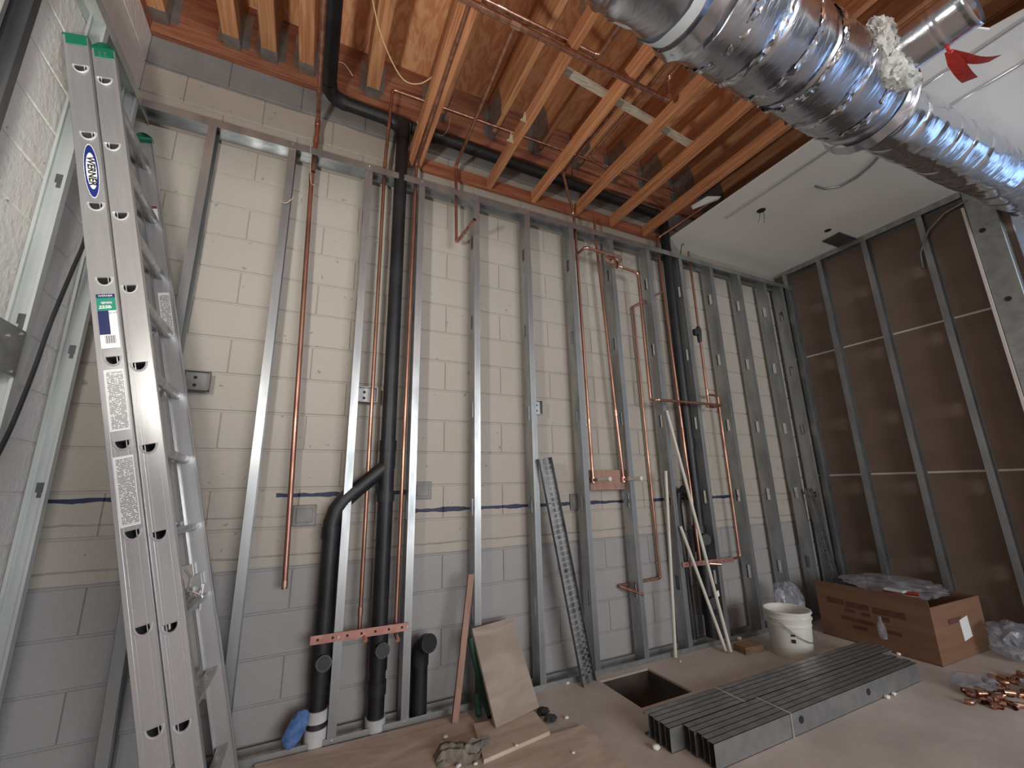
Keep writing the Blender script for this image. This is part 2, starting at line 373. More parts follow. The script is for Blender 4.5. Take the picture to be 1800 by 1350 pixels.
# gypsum ceiling on the right with its broken near corner
def plate(mb, poly, z0, z1):
    n = len(poly); vs = [(x,y,z0) for x,y in poly]+[(x,y,z1) for x,y in poly]
    fs = [tuple(reversed(range(n))), tuple(range(n,2*n))]+[(i,(i+1)%n,n+(i+1)%n,n+i) for i in range(n)]
    return mb.add(vs, fs)
pm = MB(); plate(pm, [(2.92,YB-.002),(2.922,-1.40),(2.915,-1.95),(2.90,-2.04),(3.0,-2.075),(3.03,-2.19),(3.04,-5.5),(4.70,-5.5),(4.70,YB-.002)][::-1], 3.422, 3.436); pm.build('gypsum_panel','drywall_white',ceil)
pm = MB(); pm.cbox((4.70,-5.5,3.422),(9.4,.3,3.436),.003); pm.build('gypsum_panel','drywall_white',ceil)
# torn paper edge and scrap lying above it
pm = MB(); a = Fl(1215,362,3.46); b = Fl(1268,345,3.46); pm.add([a, a+Vector((.05,.03,.0)), b+Vector((.03,.05,.01)), b, (a+b)/2+Vector((-.02,-.03,.02))],[(0,1,2,3,4)]); pm.build('torn_paper','paper',ceil)

# ------------------------------------------------------------------ metal stud frames
def stud_mesh(H, depth, name, fl=.041, holes=(.45,1.06,1.67,2.28,2.89), mat='galv', hw=.038, hh=.10):
    t = .0016; m_ = MB(); z = 0
    for h in holes:
        m_.box((0,0,z),(t,depth,h-hh/2)); m_.box((0,0,h-hh/2),(t,(depth-hw)/2,h+hh/2)); m_.box((0,(depth+hw)/2,h-hh/2),(t,depth,h+hh/2)); z = h+hh/2
    m_.box((0,0,z),(t,depth,H))
    for y0,y1,l0,l1 in ((0,t,t,.010),(depth-t,depth,depth-.010,depth-t)):
        m_.box((t,y0,0),(fl,y1,H)); m_.box((fl-t,l0,0),(fl,l1,H))
    # two pressed ribs down the front flange
    m_.box((fl*.36,-.0012,0),(fl*.42,0,H)); m_.box((fl*.62,-.0012,0),(fl*.68,0,H))
    me = m_.mesh(name); me.materials.append(MAT[mat]); return me
ZT = 3.2627
st92 = stud_mesh(ZT-.006, .092, 'stud_wide'); st63 = stud_mesh(ZT-.006, .063, 'stud_narrow', mat='galv_lit', holes=(), fl=.032)
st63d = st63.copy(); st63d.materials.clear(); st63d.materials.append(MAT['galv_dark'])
def track(mb, a, b, axis, z, up, fh):
    # a,b = near and far lines of the channel; axis 0 runs along X, 1 along Y
    t = .0018; zz = z-t if up < 0 else z; ze = z-fh if up < 0 else z+fh
    (p0,p1),(q0,q1) = a,b
    if axis == 0:
        mb.box((p0,q0,zz),(p1,q1,zz+t)); mb.box((p0,q0-t,min(z,ze)),(p1,q0,max(z,ze))); mb.box((p0,q1,min(z,ze)),(p1,q1+t,max(z,ze)))
    else:
        mb.box((q0,p0,zz),(q1,p1,zz+t)); mb.box((q0-t,p0,min(z,ze)),(q0,p1,max(z,ze))); mb.box((q1,p0,min(z,ze)),(q1+t,p1,max(z,ze)))
    return mb
fb = empty('steel_framing', (1.8,.046,0), 'long galvanized stud frame standing before the cream block wall with pipes', 'stud wall')
xA = W(373,222,0).x
BX = [xA,-.238,.213,.561,.965,1.38,1.781,2.187,2.598,2.993,3.403,3.806,4.215,4.50]
for x in BX: inst('stud', st92, fb, (x-.0205,.002,.004))
q = MB(); track(q,((-.969,4.675)),(-.0005,.096),0,ZT,-1,.046); q.build('top_track','galv',fb)
q = MB(); track(q,((-.965,4.675)),(-.0005,.096),0,0,1,.034); q.build('bottom_track','galv_dull',fb)
for x in BX[1:6]:
    for z in (.02, ZT-.012):
        q = MB(); q.tube([(x,-.0025,z),(x,-.006,z)],.0045,8); q.build('screw','bright_metal',fb)
fL = empty('steel_framing', (-1.0,-.4,0), 'narrow galvanized stud frame against the white block side wall behind the ladder', 'stud wall')
for y in (-.016,-.405,-.812,-1.10):
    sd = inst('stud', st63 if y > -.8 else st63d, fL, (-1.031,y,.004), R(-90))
    if y > -.5:
        for z in (1.215,1.822,2.43):
            t_ = MB(); t_.box((-1.013,y-.0035,z-.012),(-.985,y-.0018,z+.028)); t_.box((-1.006,y-.0035,z-.034),(-.992,y-.0018,z-.012))
            ko_ = t_.build('knockout','galv_dark',fL)  # dark plate in place of a hole, its shade painted
q = MB(); track(q,((-1.115,.135)),(-1.032,-.966),1,ZT,-1,.05); q.build('top_track','galv_lit',fL)
q = MB(); track(q,((-1.115,.0)),(-1.032,-.966),1,0,1,.03); q.build('bottom_track','galv_dull',fL)
fR = empty('steel_framing', (4.62,-.8,0), 'galvanized stud frame in front of the brown paper-faced wallboard', 'stud wall')
st92r = stud_mesh(3.405, .088, 'stud_tall', holes=(.5,1.1,1.7,2.3,2.9))
for y in (.02,-.33,-.728,-1.137): inst('stud', st92r, fR, (4.582,y,.004), R(-90))
q = MB(); track(q,((-1.43,.0)),(4.581,4.668),1,3.418,-1,.05); q.build('top_track','galv_dull',fR)
q = MB(); track(q,((-1.43,.0)),(4.581,4.668),1,0,1,.03); q.build('bottom_track','galv_dull',fR)
# built-up post at the end of the brown wall, with punched holes and pale strip
post = empty('steel_post', (4.62,-1.5,0), 'wide boxed galvanized end post beside the brown wallboard, with punched holes', 'post')
q = MB(); q.cbox((4.575,-1.588,0),(4.665,-1.435,3.40),.004); q.build('post_body','galv_dull',post)
q = MB(); q.box((4.565,-1.432,0),(4.60,-1.415,3.27)); q.build('edge_strip','seam_white',post)
for px,py in ((1727,405),(1772,525)):
    c = XP(px,py,4.5735); q = MB(); q.tube([c,c+Vector((-.003,0,0))],.019,10); q.build('punched_hole','hole_shade',post)
st92s = stud_mesh(2.96, .088, 'stud_short', holes=(.5,1.1,1.7,2.3))
for i,y in enumerate((-1.72,-2.03,-2.35)):
    o = inst('steel_stud', st92s if i == 0 else st92r, floor, (4.60+.0*i,y,.0), R(-90)); o.parent = None; o.location = (4.60,y,0)
    tag(o, ['galvanized stud standing just past the boxed end post','galvanized stud standing alone second past the boxed end post','galvanized stud standing farthest past the boxed end post'][i], 'stud')
# side stud knockouts above are dark plates painted as shaded holes
# ------------------------------------------------------------------ extension ladder
LEAN, TY = R(13.7), R(-1.26)
B0 = Vector((-.872,-.565,2.828))
zl = -Vector((math.sin(LEAN), math.sin(TY), -math.cos(LEAN)*math.cos(TY))).normalized()
xl = Vector((math.cos(LEAN),0,math.sin(LEAN))); xl = (xl - zl*xl.dot(zl)).normalized(); yl = zl.cross(xl)
lm = Matrix.Identity(4)
ZF = -2.905                                        # local height of the feet
org = B0 + zl*ZF
for i in range(3): lm[i][0] = xl[i]; lm[i][1] = yl[i]; lm[i][2] = zl[i]; lm[i][3] = org[i]
ladder = empty('extension_ladder', label='aluminium extension ladder with green end caps leaning on the left wall', cat='ladder', mat=lm)
RS = .3048; WL = .515; H0 = -ZF                     # H0 = local z of base rung 0
def dshape(cx, cz, w, h, n=10):                     # D lying on its back: flat on top, round below
    pts = [(cx-w, cz+h*.45), (cx+w, cz+h*.45)]
    for i in range(1, n):
        a = math.pi*i/n; pts.append((cx+w*math.cos(a), cz+h*.45-h*1.25*math.sin(a)))
    return pts
def rail(name, x0, x1, y, inward, z0, z1, holes, parent, flange=.026, t=.0022):
    mb = MB(); outer = [(x0,z0),(x1,z0),(x1,z1),(x0,z1)]
    loops = [outer]+[list(reversed(dshape(cx,cz,.0195,.0215))) for cx,cz in holes]
    flat = [p for l in loops for p in l]
    tris = tessellate_polygon([[Vector((a,b,0)) for a,b in l] for l in loops])
    for yy in (y, y+inward*t):
        mb.add([(a,yy,b) for a,b in flat], [tuple(tr) for tr in tris])
    for xa,xb in ((x0,x0+t),(x1-t,x1)):
        mb.box((xa,y,z0),(xb,y+inward*flange,z1))
    for xa in (x0+.0016, x1-.0136):                # rolled outer lips
        mb.box((xa,y-inward*.0025,z0),(xa+.012,y,z1))
    xm = (x0+x1)/2
    for dx in (-.018,.016): mb.box((xm+dx,y-inward*.0008,z0),(xm+dx+.003,y,z1))
    return mb.build(name, 'aluminum', parent, local=True)
def rung(cx, cz, y0, y1, parent):
    mb = MB(); pr = dshape(cx, cz, .0191, .0211); n = len(pr)
    mb.add([(a,y0,b) for a,b in pr]+[(a,y1,b) for a,b in pr], [(i,(i+1)%n,n+(i+1)%n,n+i) for i in range(n)])
    o = mb.build('rung','aluminum',parent,local=True,smooth=True)
    bo = MB(); pb = dshape(cx, cz, .0183, .0203)
    bo.add([(a,y0+.001,b) for a,b in pb]+[(a,y1-.001,b) for a,b in pb], [(i,n+i,n+(i+1)%n,(i+1)%n) for i in range(n)]); bo.build('rung_bore_shade','rung_bore_shade',o,local=True,smooth=True)  # inner liner coloured dark as the shade within the tube
    for y,s in ((y0,-1),(y1,1)):
        ring = MB(); a = dshape(cx,cz,.0195,.0215); b = dshape(cx,cz-.0015,.027,.029)
        va = [(p,y+s*.001,q) for p,q in a]; vb = [(p,y+s*.001,q) for p,q in b]; vc = [((p-cx)*.85+cx,y+s*.007,(q-cz)*.85+cz) for p,q in b]
        ring.add(va+vc+vb, [(i,(i+1)%n,n+(i+1)%n,n+i) for i in range(n)]+[(n+i,n+(i+1)%n,2*n+(i+1)%n,2*n+i) for i in range(n)])
        ring.build('rung_collar','collar',o,local=True,smooth=True)
    return o
bh = [(0,H0-RS*k) for k in range(0,10)]
FX, FY, FZ = -.063, -.020, .0237
fh_ = [(FX,H0+FZ-RS*k) for k in range(0,9)]
ztb = H0+.150; ztf = H0+FZ+.150
rl = {}
rl['bn'] = rail('side_rail', -.030,.043, 0, 1, .01, ztb, bh, ladder)
rl['bf'] = rail('side_rail', -.030,.043, WL,-1, .01, ztb, bh, ladder)
rl['fn'] = rail('side_rail', FX-.045,FX+.031, FY, 1, fh_[-1][1]-.12, ztf, fh_, ladder)
rl['ff'] = rail('side_rail', FX-.045,FX+.031, WL+.0, -1, fh_[-1][1]-.12, ztf, fh_, ladder)
for cx,cz in bh: rung(cx,cz,-.001,WL+.001,ladder)
for cx,cz in fh_: rung(cx,cz,FY-.001,WL+.001,ladder)
# green end caps
def cap(x0,x1,y,s,z,parent,hood):
    mb = MB(); mb.cbox((x0-.002,min(y-s*.003,y+s*.03),z-.004),(x1+.002,max(y-s*.003,y+s*.03),z+.012),.003)
    mb.cbox((x0+.008,min(y-s*.004,y),z-.042),(x1-.004,max(y-s*.004,y),z),.0012)
    if hood:
        n = 10; xs = [x0+(x1-x0)*i/n for i in range(n+1)]; vs = []
        for i,xx in enumerate(xs):
            a = math.pi*i/n; vs += [(xx,y-s*.003,z+.010+.026*math.sin(a)),(xx,y+s*.03,z+.010+.026*math.sin(a))]
        mb.add(vs,[(2*i,2*i+1,2*i+3,2*i+2) for i in range(n)])
    return mb.build('end_cap','green_plastic',parent,local=True)
cap(-.030,.043,0,1,ztb,ladder,True); cap(-.030,.043,WL,-1,ztb,ladder,True); cap(FX-.045,FX+.031,FY,1,ztf,ladder,False); cap(FX-.045,FX+.031,WL,-1,ztf,ladder,False)
for dx in (-.006,.012):
    for dz in (-.018,-.032):
        q = MB(); q.tube([(dx,-.0042,ztb+dz),(dx,-.007,ztb+dz)],.0028,8); q.build('rivet','bright_metal',ladder,local=True)
# feet
for y,s in ((0,1),(WL,-1)):
    q = MB(); q.cbox((-.05,min(y-s*.012,y+s*.035),-.015),(.055,max(y-s*.012,y+s*.035),.03),.005); q.build('foot','rubber',ladder,local=True)
# rung lock on the far rail
lk = MB(); zc = fh_[7][1]
lk.tube([(FX+.02,WL-.03,zc+.11),(FX+.035,WL-.035,zc+.07),(FX+.02,WL-.04,zc+.02),(FX+.055,WL-.035,zc-.005),(FX+.075,WL-.035,zc+.03),(FX+.05,WL-.035,zc-.07),(FX+.025,WL-.04,zc-.03),(FX+.06,WL-.035,zc-.01)],.0055,6)
lk.box((FX+.0,WL-.028,zc+.07),(FX+.045,WL-.020,zc+.125)); lk.box((FX+.01,WL-.03,zc+.03),(FX+.07,WL-.024,zc+.075))
lk.build('rung_lock','bright_metal',ladder,local=True)
lk = MB(); lk.tube([(FX+.02,.03,zc+.11),(FX+.035,.035,zc+.07),(FX+.055,.035,zc-.005),(FX+.05,.035,zc-.07),(FX+.02,.04,zc-.03)],.0055,6); lk.build('rung_lock','bright_metal',ladder,local=True)
# stickers on the near fly rail (outer face y = FY)
def zk(k): return H0+FZ-RS*k
def ell(mb, cx, cz, w, h, y, n=32, inner=None):
    o = [(cx+w*math.cos(2*math.pi*i/n), y, cz+h*math.sin(2*math.pi*i/n)) for i in range(n)]
    if inner:
        p = [(cx+inner[0]*math.cos(2*math.pi*i/n), y, cz+inner[1]*math.sin(2*math.pi*i/n)) for i in range(n)]
        mb.add(o+p, [(i,(i+1)%n,n+(i+1)%n,n+i) for i in range(n)])
    else: mb.add(o, [tuple(range(n))])
    return mb
def sheet(mb, x0, x1, z0, z1, y): return mb.add([(x0,y,z0),(x1,y,z0),(x1,y,z1),(x0,y,z1)],[(0,1,2,3)])
def text(body, size, mat, parent, mtx, name='lettering', bold=0.0, align='CENTER'):
    cu = bpy.data.curves.new('t','FONT'); cu.body = body; cu.size = size; cu.align_x = align; cu.align_y = 'CENTER'; cu.offset = bold; cu.shear = .18 if bold else 0
    to = bpy.data.objects.new('t',cu); COL.objects.link(to); dg = bpy.context.evaluated_depsgraph_get()
    me = bpy.data.meshes.new_from_object(to.evaluated_get(dg)); bpy.data.objects.remove(to)
    me.transform(mtx); me.materials.clear(); me.materials.append(MAT[mat])
    o = bpy.data.objects.new(name,me); COL.objects.link(o); o.parent = parent; WM[o] = WM[parent]; return o
YS = FY-.0030
oc = zk(1.52); fx = FX-.002
q = MB(); ell(q,fx,oc,.0215,.117,YS); ov = q.build('badge','sticker_white',ladder,local=True)
q = MB(); ell(q,fx,oc,.0200,.113,YS-.0004,inner=(.0152,.079)); q.build('badge_ring','sticker_blue',ov,local=True)
mt = Matrix(((0,1,0,fx),(0,0,-1,YS-.0006),(-1,0,0,oc),(0,0,0,1)))
text('WERNER',.031,'ink',ov,mt,bold=.0011)
def xz(cx, cz, y): return Matrix(((1,0,0,cx),(0,0,-1,y),(0,1,0,cz),(0,0,0,1)))
# green / navy size label
a0,a1 = zk(3.86),zk(3.18); lw = .026
q = MB(); sheet(q,fx-lw,fx+lw,a0,a1,YS); lb = q.build('size_label','sticker_white',ladder,local=True)
hgt = a1-a0
q = MB(); sheet(q,fx-lw,fx+lw,a1-hgt*.31,a1,YS-.0003); q.build('label_band','sticker_green',lb,local=True)
q = MB(); sheet(q,fx-lw,fx+lw,a1-hgt*.07,a1,YS-.0005); q.build('label_band','sticker_navy',lb,local=True)
q = MB(); sheet(q,fx-lw,fx+.004,a1-hgt*.75,a1-hgt*.31,YS-.0003); q.build('label_band','sticker_navy',lb,local=True)
text('WERNER',.010,'sticker_white',lb,xz(fx,a1-hgt*.035,YS-.0008))
q = MB(); sheet(q,fx-.014,fx+.016,a1-hgt*.185,a1-hgt*.145,YS-.0006); q.build('fine_print','fine_print',lb,local=True)
text('225lb',.016,'sticker_white',lb,xz(fx-.004,a1-hgt*.245,YS-.0008),bold=.0004)
text('20 FT',.0105,'ink',lb,xz(fx+.0155,a1-hgt*.36,YS-.0008))
for i in range(14):
    xb = fx-.013+i*.0021; q = MB(); sheet(q,xb,xb+(.0006,.0011,.0016)[i%3],a0+.018,a0+.048,YS-.0004); q.build('bar','ink',lb,local=True)
for k0,k1 in ((4.85,4.12),(5.92,5.14)):
    q = MB(); sheet(q,fx-.027,fx+.027,zk(k0),zk(k1),YS); s_ = q.build('warning_label','sticker_white',ladder,local=True)
    q = MB(); sheet(q,fx-.021,fx+.024,zk(k0)+.008,zk(k1)-.008,YS-.0004); q.build('fine_print','fine_print',s_,local=True)
# labels on the inner face of the far rail
YF = WL-.0045
q = MB(); sheet(q,-.020,.024,H0-RS*3.02,H0-RS*2.28,YF); s_ = q.build('warning_label','sticker_white',ladder,local=True)
q = MB(); sheet(q,-.016,.021,H0-RS*3.0,H0-RS*2.32,YF-.0004); q.build('fine_print','fine_print',s_,local=True)
q = MB(); sheet(q,-.014,.022,H0-RS*.98,H0-RS*.72,YF); s_ = q.build('warning_label','sticker_white',ladder,local=True)
q = MB(); sheet(q,-.013,.021,H0-RS*.775,H0-RS*.725,YF-.0005); q.build('label_band','ink',s_,local=True)
q = MB(); sheet(q,-.004,.018,H0-RS*.765,H0-RS*.735,YF-.0008); q.build('label_band','ink_red',s_,local=True)
az = H0-RS*.90; q = MB(); q.add([(-.001,YF-.0005,az+.012),(.009,YF-.0005,az+.012),(.009,YF-.0005,az),(.016,YF-.0005,az),(.004,YF-.0005,az-.014),(-.008,YF-.0005,az),(-.001,YF-.0005,az)],[(0,6,5,4,3,2,1)]); q.build('arrow','ink',s_,local=True)

# ------------------------------------------------------------------ pipes
def run(name, label, cat, pts, r, mat, elmat=None, couplings=(), group=None, n=14, ef=1.2, el=2.0, cap_=False):
    pts = [Vector(p) for p in pts]
    lo = min(pts, key=lambda p: p.z)
    root = empty(name, lo, label, cat, group)
    k = len(pts); el_ = r*el
    for i in range(k-1):
        a, b = pts[i].copy(), pts[i+1].copy(); d = (b-a).normalized()
        if i > 0: a += d*el_*.5
        if i < k-2: b -= d*el_*.5
        q = MB(); q.tube([a,b],r,n,cap=cap_); q.build('pipe_length',mat,root,smooth=True)
    for i in range(1,k-1):
        p = pts[i]; d1 = (pts[i-1]-p); d2 = (pts[i+1]-p); l1 = min(el_*1.15,d1.length*.48); l2 = min(el_*1.15,d2.length*.48)
        a = p+d1.normalized()*l1; c = p+d2.normalized()*l2
        arc = []
        for t in [j/6 for j in range(7)]: arc.append(a*(1-t)**2+p*2*t*(1-t)+c*t*t)
        q = MB(); q.tube(arc,r*ef,n,cap=True); q.build('elbow',elmat or mat,root,smooth=True)
    for (i,t,ln,f) in couplings:
        a,b = pts[i],pts[i+1]; d = (b-a).normalized(); c = a+(b-a)*t
        q = MB(); q.tube([c-d*ln/2,c+d*ln/2],r*f,n,cap=True); q.build('coupling',elmat or mat,root,smooth=True)
    return root
CU = .0111; CU2 = .0145
V = Vector
ZR = 3.50
run('copper_pipe','copper pipe dropping through the top track to an open coupling near the ladder','copper pipe',[(-.10,-1.9,ZR+.02),(-.118,.05,ZR),(-.117,.05,3.13)],CU2,'copper',couplings=[(1,.35,.04,1.18)])
run('copper_pipe','long capped copper pipe hanging on its own between two studs, ending well above the floor','copper pipe',[(-.121,.048,3.118),(-.051,.048,.711)],CU2*.95,'copper','copper_bright',couplings=[(0,.015,.05,1.2),(0,.99,.03,1.15)],)
run('copper_pipe','copper pipe left of the tall black stack, dropping from the roof to the pink strap','copper pipe',[Fl(1192,337,3.882),Fl(690,158,3.882),(.312,.045,3.34),(.318,.045,.475)],CU,'copper','copper_bright',couplings=[(1,.5,.04,1.25),(2,.97,.04,1.2)])
run('copper_pipe','copper pipe right of the black stack coming out between the doubled joist','copper pipe',[(.516,-2.2,3.45),(.525,.045,3.42),(.505,.045,.436)],CU,'copper',couplings=[(1,.985,.03,1.25)])
zc4 = W(806,428,.05).z
run('copper_pipe','copper pipe with a short open stub bent toward the room below the track','copper pipe',[(.752,-1.083,3.405),(.815,.045,3.50),(.825,.045,zc4),(.85,-.255,zc4)],CU,'copper','copper_bright')
run('copper_pipe','copper pipe hung below the ceiling joists ending in an upturned elbow','copper pipe',[(-.4,-1.085,3.405),(1.775,-1.085,3.405),(1.775,-1.10,3.56),(1.78,-1.9,3.56)],CU2,'copper','copper_bright',couplings=[(0,.53,.05,1.25),(0,.30,.05,1.25)])
run('copper_pipe','copper pipe lying over the ceiling joists and turning toward the foil duct','copper pipe',[(-.2,-1.02,3.56),(1.312,-1.03,3.56),(1.316,-2.2,3.56)],CU2,'copper','copper_bright',couplings=[(0,.6,.05,1.2)])
zS = ZT+.02
run('copper_pipe','copper pipe from the joist bay down to the first white handled valve','copper pipe',[(1.615,-2.2,3.56),(1.62,-.165,3.555),(1.842,.045,3.40),(1.852,.045,3.30),(1.868,.045,1.225)],CU,'copper','copper_bright',couplings=[(3,.80,.035,1.25)])
run('copper_pipe','copper pipe in the joist bay that elbows into the roof-level run','copper pipe',[(1.708,-2.2,3.56),(1.716,-.37,3.57),(2.9,-.10,3.60)],CU,'copper','copper_bright')
run('copper_pipe','copper pipe down to the second white handled valve on the board','copper pipe',[(2.06,.045,3.40),(2.06,.045,3.19),(2.145,.045,1.225)],CU,'copper','copper_bright',couplings=[(1,.75,.04,1.25)])
a = W(1017,447,.045); b = W(1042,425,-.03)
zU = a.z
run('copper_pipe','bright copper jumper bridging in front of a stud just under the top track','copper pipe',[(1.86,.045,zU),(1.865,-.055,zU+.005),(2.10,-.055,zU+.0),(2.235,-.055,zU),(2.235,.02,zU-.06)],CU,'copper','copper_bright')
c0 = W(1078,466,-.02); c1 = W(1121,480,-.02); c2 = W(1141,705,-.02); zb = c2.z
run('copper_pipe','copper loop leaving the jumper and dropping to the cross bar in front of the studs','copper pipe',[(2.235,.02,c0.z+.07),(2.235,-.02,c0.z),(c1.x,-.02,c1.z),(c1.x,-.02,zb),(c1.x+.005,-.085,zb),(W(1270,718,-.085).x,-.085,zb),(W(1270,718,-.085).x,-.01,zb),(W(1243,720,-.01).x,-.01,zb),(3.168,.045,zb+.02),(3.168,.045,zb+.14),(3.175,.045,3.36)],CU,'copper','copper_bright')
x9 = 2.778
x9 = W(1156,436,.03).x
run('copper_pipe','copper pipe hugging the left side of the second black stack','copper pipe',[(3.08,-.30,3.62),(x9+.02,.03,3.40),(x9,.03,3.30),(W(1230,980,-.022).x,-.022,.60)],CU,'copper',couplings=[(2,.63,.04,1.2)])
e0 = W(1166,512,.03); e1 = W(1112,540,.115)
run('copper_pipe','thin copper branch looping back to the wall and hooking to the left near the floor','copper pipe',[e0,(e1.x,.112,e1.z),(2.475,.112,W(1165,1015,.112).z),(W(1088,1030,.112).x,.112,W(1088,1030,.112).z),(W(1130,1045,.0).x,-.01,W(1130,1045,.0).z)],CU*.9,'copper')
run('copper_pipe','thin copper drop beyond the second black stack turning in to the strap','copper pipe',[(3.17,.045,zb+.12),(3.30,.045,zb+.12),(3.297,.045,.57),(2.95,.045,.565)],CU*.9,'copper')
# black valve/insulation knot on that drop
q = MB(); p0 = W(1228,585,.045); q.tube([p0+V((0,0,.06)),p0+V((0,-.004,.02)),p0-V((0,0,.09))],.026,12,rad=[.015,.024,.018]); q.cbox((p0.x-.06,p0.y-.02,p0.z-.03),(p0.x-.015,p0.y+.02,p0.z+.03),.006)
thing('pipe_clamp',q,'rubber','black rubber clamp around the copper drop right of the second stack','clamp',smooth=True)

# black drain pipes
BR = .0425
xs1 = .419
st = run('drain_stack','tall black drain stack with a wye, between the two copper drops','drain pipe',[(-.07,-2.2,3.72),(-.07,.035,3.715),(xs1,.035,3.70),(xs1,.04,.05)],BR,'black_pipe',n=20,ef=1.12,el=2.4,couplings=[(2,.622,.06,1.16),(2,.70,.06,1.16),(2,.02,.14,1.16),(1,.90,.10,1.14)])
q = MB(); q.tube([(xs1,.04,1.32),(.20,.04,1.13)],BR*.98,20); q.tube([(xs1,.04,1.43),(xs1,.04,1.30)],BR*1.1,20); q.build('wye','black_pipe',st,smooth=True)
q = MB(); q.tube([(.26,.04,1.187),(.20,.04,1.13),(.165,.04,1.08),(.148,.04,1.02),(.146,.04,.93)],BR*1.08,20); q.build('elbow','black_pipe',st,smooth=True)
q = MB(); q.tube([(.146,.04,1.0),(.143,.04,.14)],BR,20); q.build('pipe_length','black_pipe',st,smooth=True)
q = MB(); q.tube([(.146,.04,1.0),(.146,.04,.94)],BR*1.17,20); q.build('coupling','black_pipe',st,smooth=True)
for x,z in ((.143,.36),(xs1,.37)):
    q = MB(); q.tube([(x,.04,z+.09),(x,.04,z-.10)],BR*1.13,20); q.tube([(x,.04,z),(x+.01,-.035,z+.01)],BR*.86,20); q.build('cleanout_tee','black_pipe',st,smooth=True)
    q = MB(); q.tube([(x+.01,-.034,z+.01),(x+.0103,-.040,z+.0105)],BR*.66,18); q.build('cleanout_plug','rubber',st,smooth=True)
q = MB(); q.tube([(xs1,.04,.22),(xs1,.04,.16)],BR*1.12,20); q.build('coupling','black_pipe',st,smooth=True)
q = MB(); q.tube([(.143,.04,.155),(.143,.04,.105)],BR*1.17,20); q.tube([(.143,.04,.08),(.143,.04,.004)],BR*1.22,20); q.build('hub','hub_white',st,smooth=True)
q = MB(); q.tube([(.143,.04,.107),(.143,.04,.078)],BR*1.1,20); q.build('band','rubber',st,smooth=True)
q = MB(); q.tube([(xs1,.04,.06),(xs1,.04,.004)],BR*1.2,20); q.build('hub','hub_white',st,smooth=True)
# short stub with elbow
xs = W(737,1200,.05).x; ze = W(742,1128,.05).z
sb = empty('drain_stub',(xs,.05,0),'short black drain stub with a street elbow rising behind the bottom track','drain pipe')
q = MB(); q.tube([(xs,.05,.004),(xs,.05,ze-.10)],BR,20); q.build('pipe_length','black_pipe',sb,smooth=True)
q = MB(); q.tube([(xs,.05,ze-.11),(xs,.048,ze-.06),(xs+.004,.035,ze-.02),(xs+.02,.005,ze+.005),(xs+.03,-.03,ze+.012)],BR*1.1,20); q.build('elbow','black_pipe',sb,smooth=True)
q = MB(); q.tube([(xs+.03,-.029,ze+.012),(xs+.031,-.033,ze+.0125)],BR*.9,18); q.build('opening','hole_shade',sb,smooth=True)
# horizontal black run and second stack
s2 = run('drain_stack','second black drain stack where the white gypsum ceiling begins','drain pipe',[(xs1+.06,.04,3.70),(2.872,.04,3.66),(2.862,.04,.05)],BR,'black_pipe',n=20,ef=1.12,el=2.2,couplings=[(0,.05,.12,1.14),(0,.55,.08,1.14),(1,.60,.09,1.14),(1,.88,.2,1.14)])
q = MB(); xx = W(1197,900,.06).x; q.tube([(2.862,.05,1.02),(xx+.05,.075,1.13),(xx,.08,1.10),(xx-.01,.08,1.0),(xx+.0,.08,.05)],BR*.8,18); q.build('branch_pipe','black_pipe',s2,smooth=True)
for z in (.30,.75):
    q = MB(); q.tube([(2.862,.04,z+.1),(2.862,.04,z-.1)],BR*1.2,18); q.tube([(2.862,.04,z),(2.83,-.045,z)],BR*.95,18); q.build('cleanout_tee','black_pipe',s2,smooth=True)
q = MB(); c = W(1263,1044,-.012); q.obox(c-V((.018,0,.025)),(.03,0,.012),(0,.002,0),(-.008,0,.04)); q.build('paper_tag','paper',s2)
# valve board
vb = MB(); vb.cbox((1.851,.06,1.142),(2.222,.079,1.285),.002); thing('backing_board',vb,'red_stick','small reddish plywood board carrying two white handled valves','board')
for xv,lab in ((1.868,'white sleeved valve stub on the reddish board, beside the wider stud gap'),(2.145,'white sleeved valve stub on the reddish board, at its far end')):
    z = 1.214; rv = empty('valve_stub',(xv,.04,z),lab,'valve')
    q = MB(); q.tube([(xv,.06,z),(xv,-.02,z)],.012,12); q.build('valve_body','copper_bright',rv,smooth=True)
    q = MB(); q.tube([(xv+.002,-.018,z),(xv+.012,-.135,z+.004)],.0145,14); q.build('sleeve','white_plastic',rv,smooth=True)
    q = MB(); q.tube([(xv,.045,z-.02),(xv,.045,z+.02)],.018,12); q.build('tee_fitting','copper_bright',rv,smooth=True)
# brass knot above the loop
c = W(1070,460,-.03); q = MB()
q.tube([c+V((-.03,0,.02)),c+V((.0,-.03,-.02)),c+V((.05,-.01,-.02))],.014,10); q.tube([c+V((-.03,0,.02)),c+V((.06,.01,.06))],.013,10); q.tube([c+V((0,-.03,-.02)),c+V((0,-.05,-.025))],.017,10); q.tube([c+V((.05,-.01,-.03)),c+V((.07,.02,.07))],.016,10)
thing('brass_valve',q,'copper_bright','brass valve knot where the copper jumper meets the loop','valve',smooth=True)

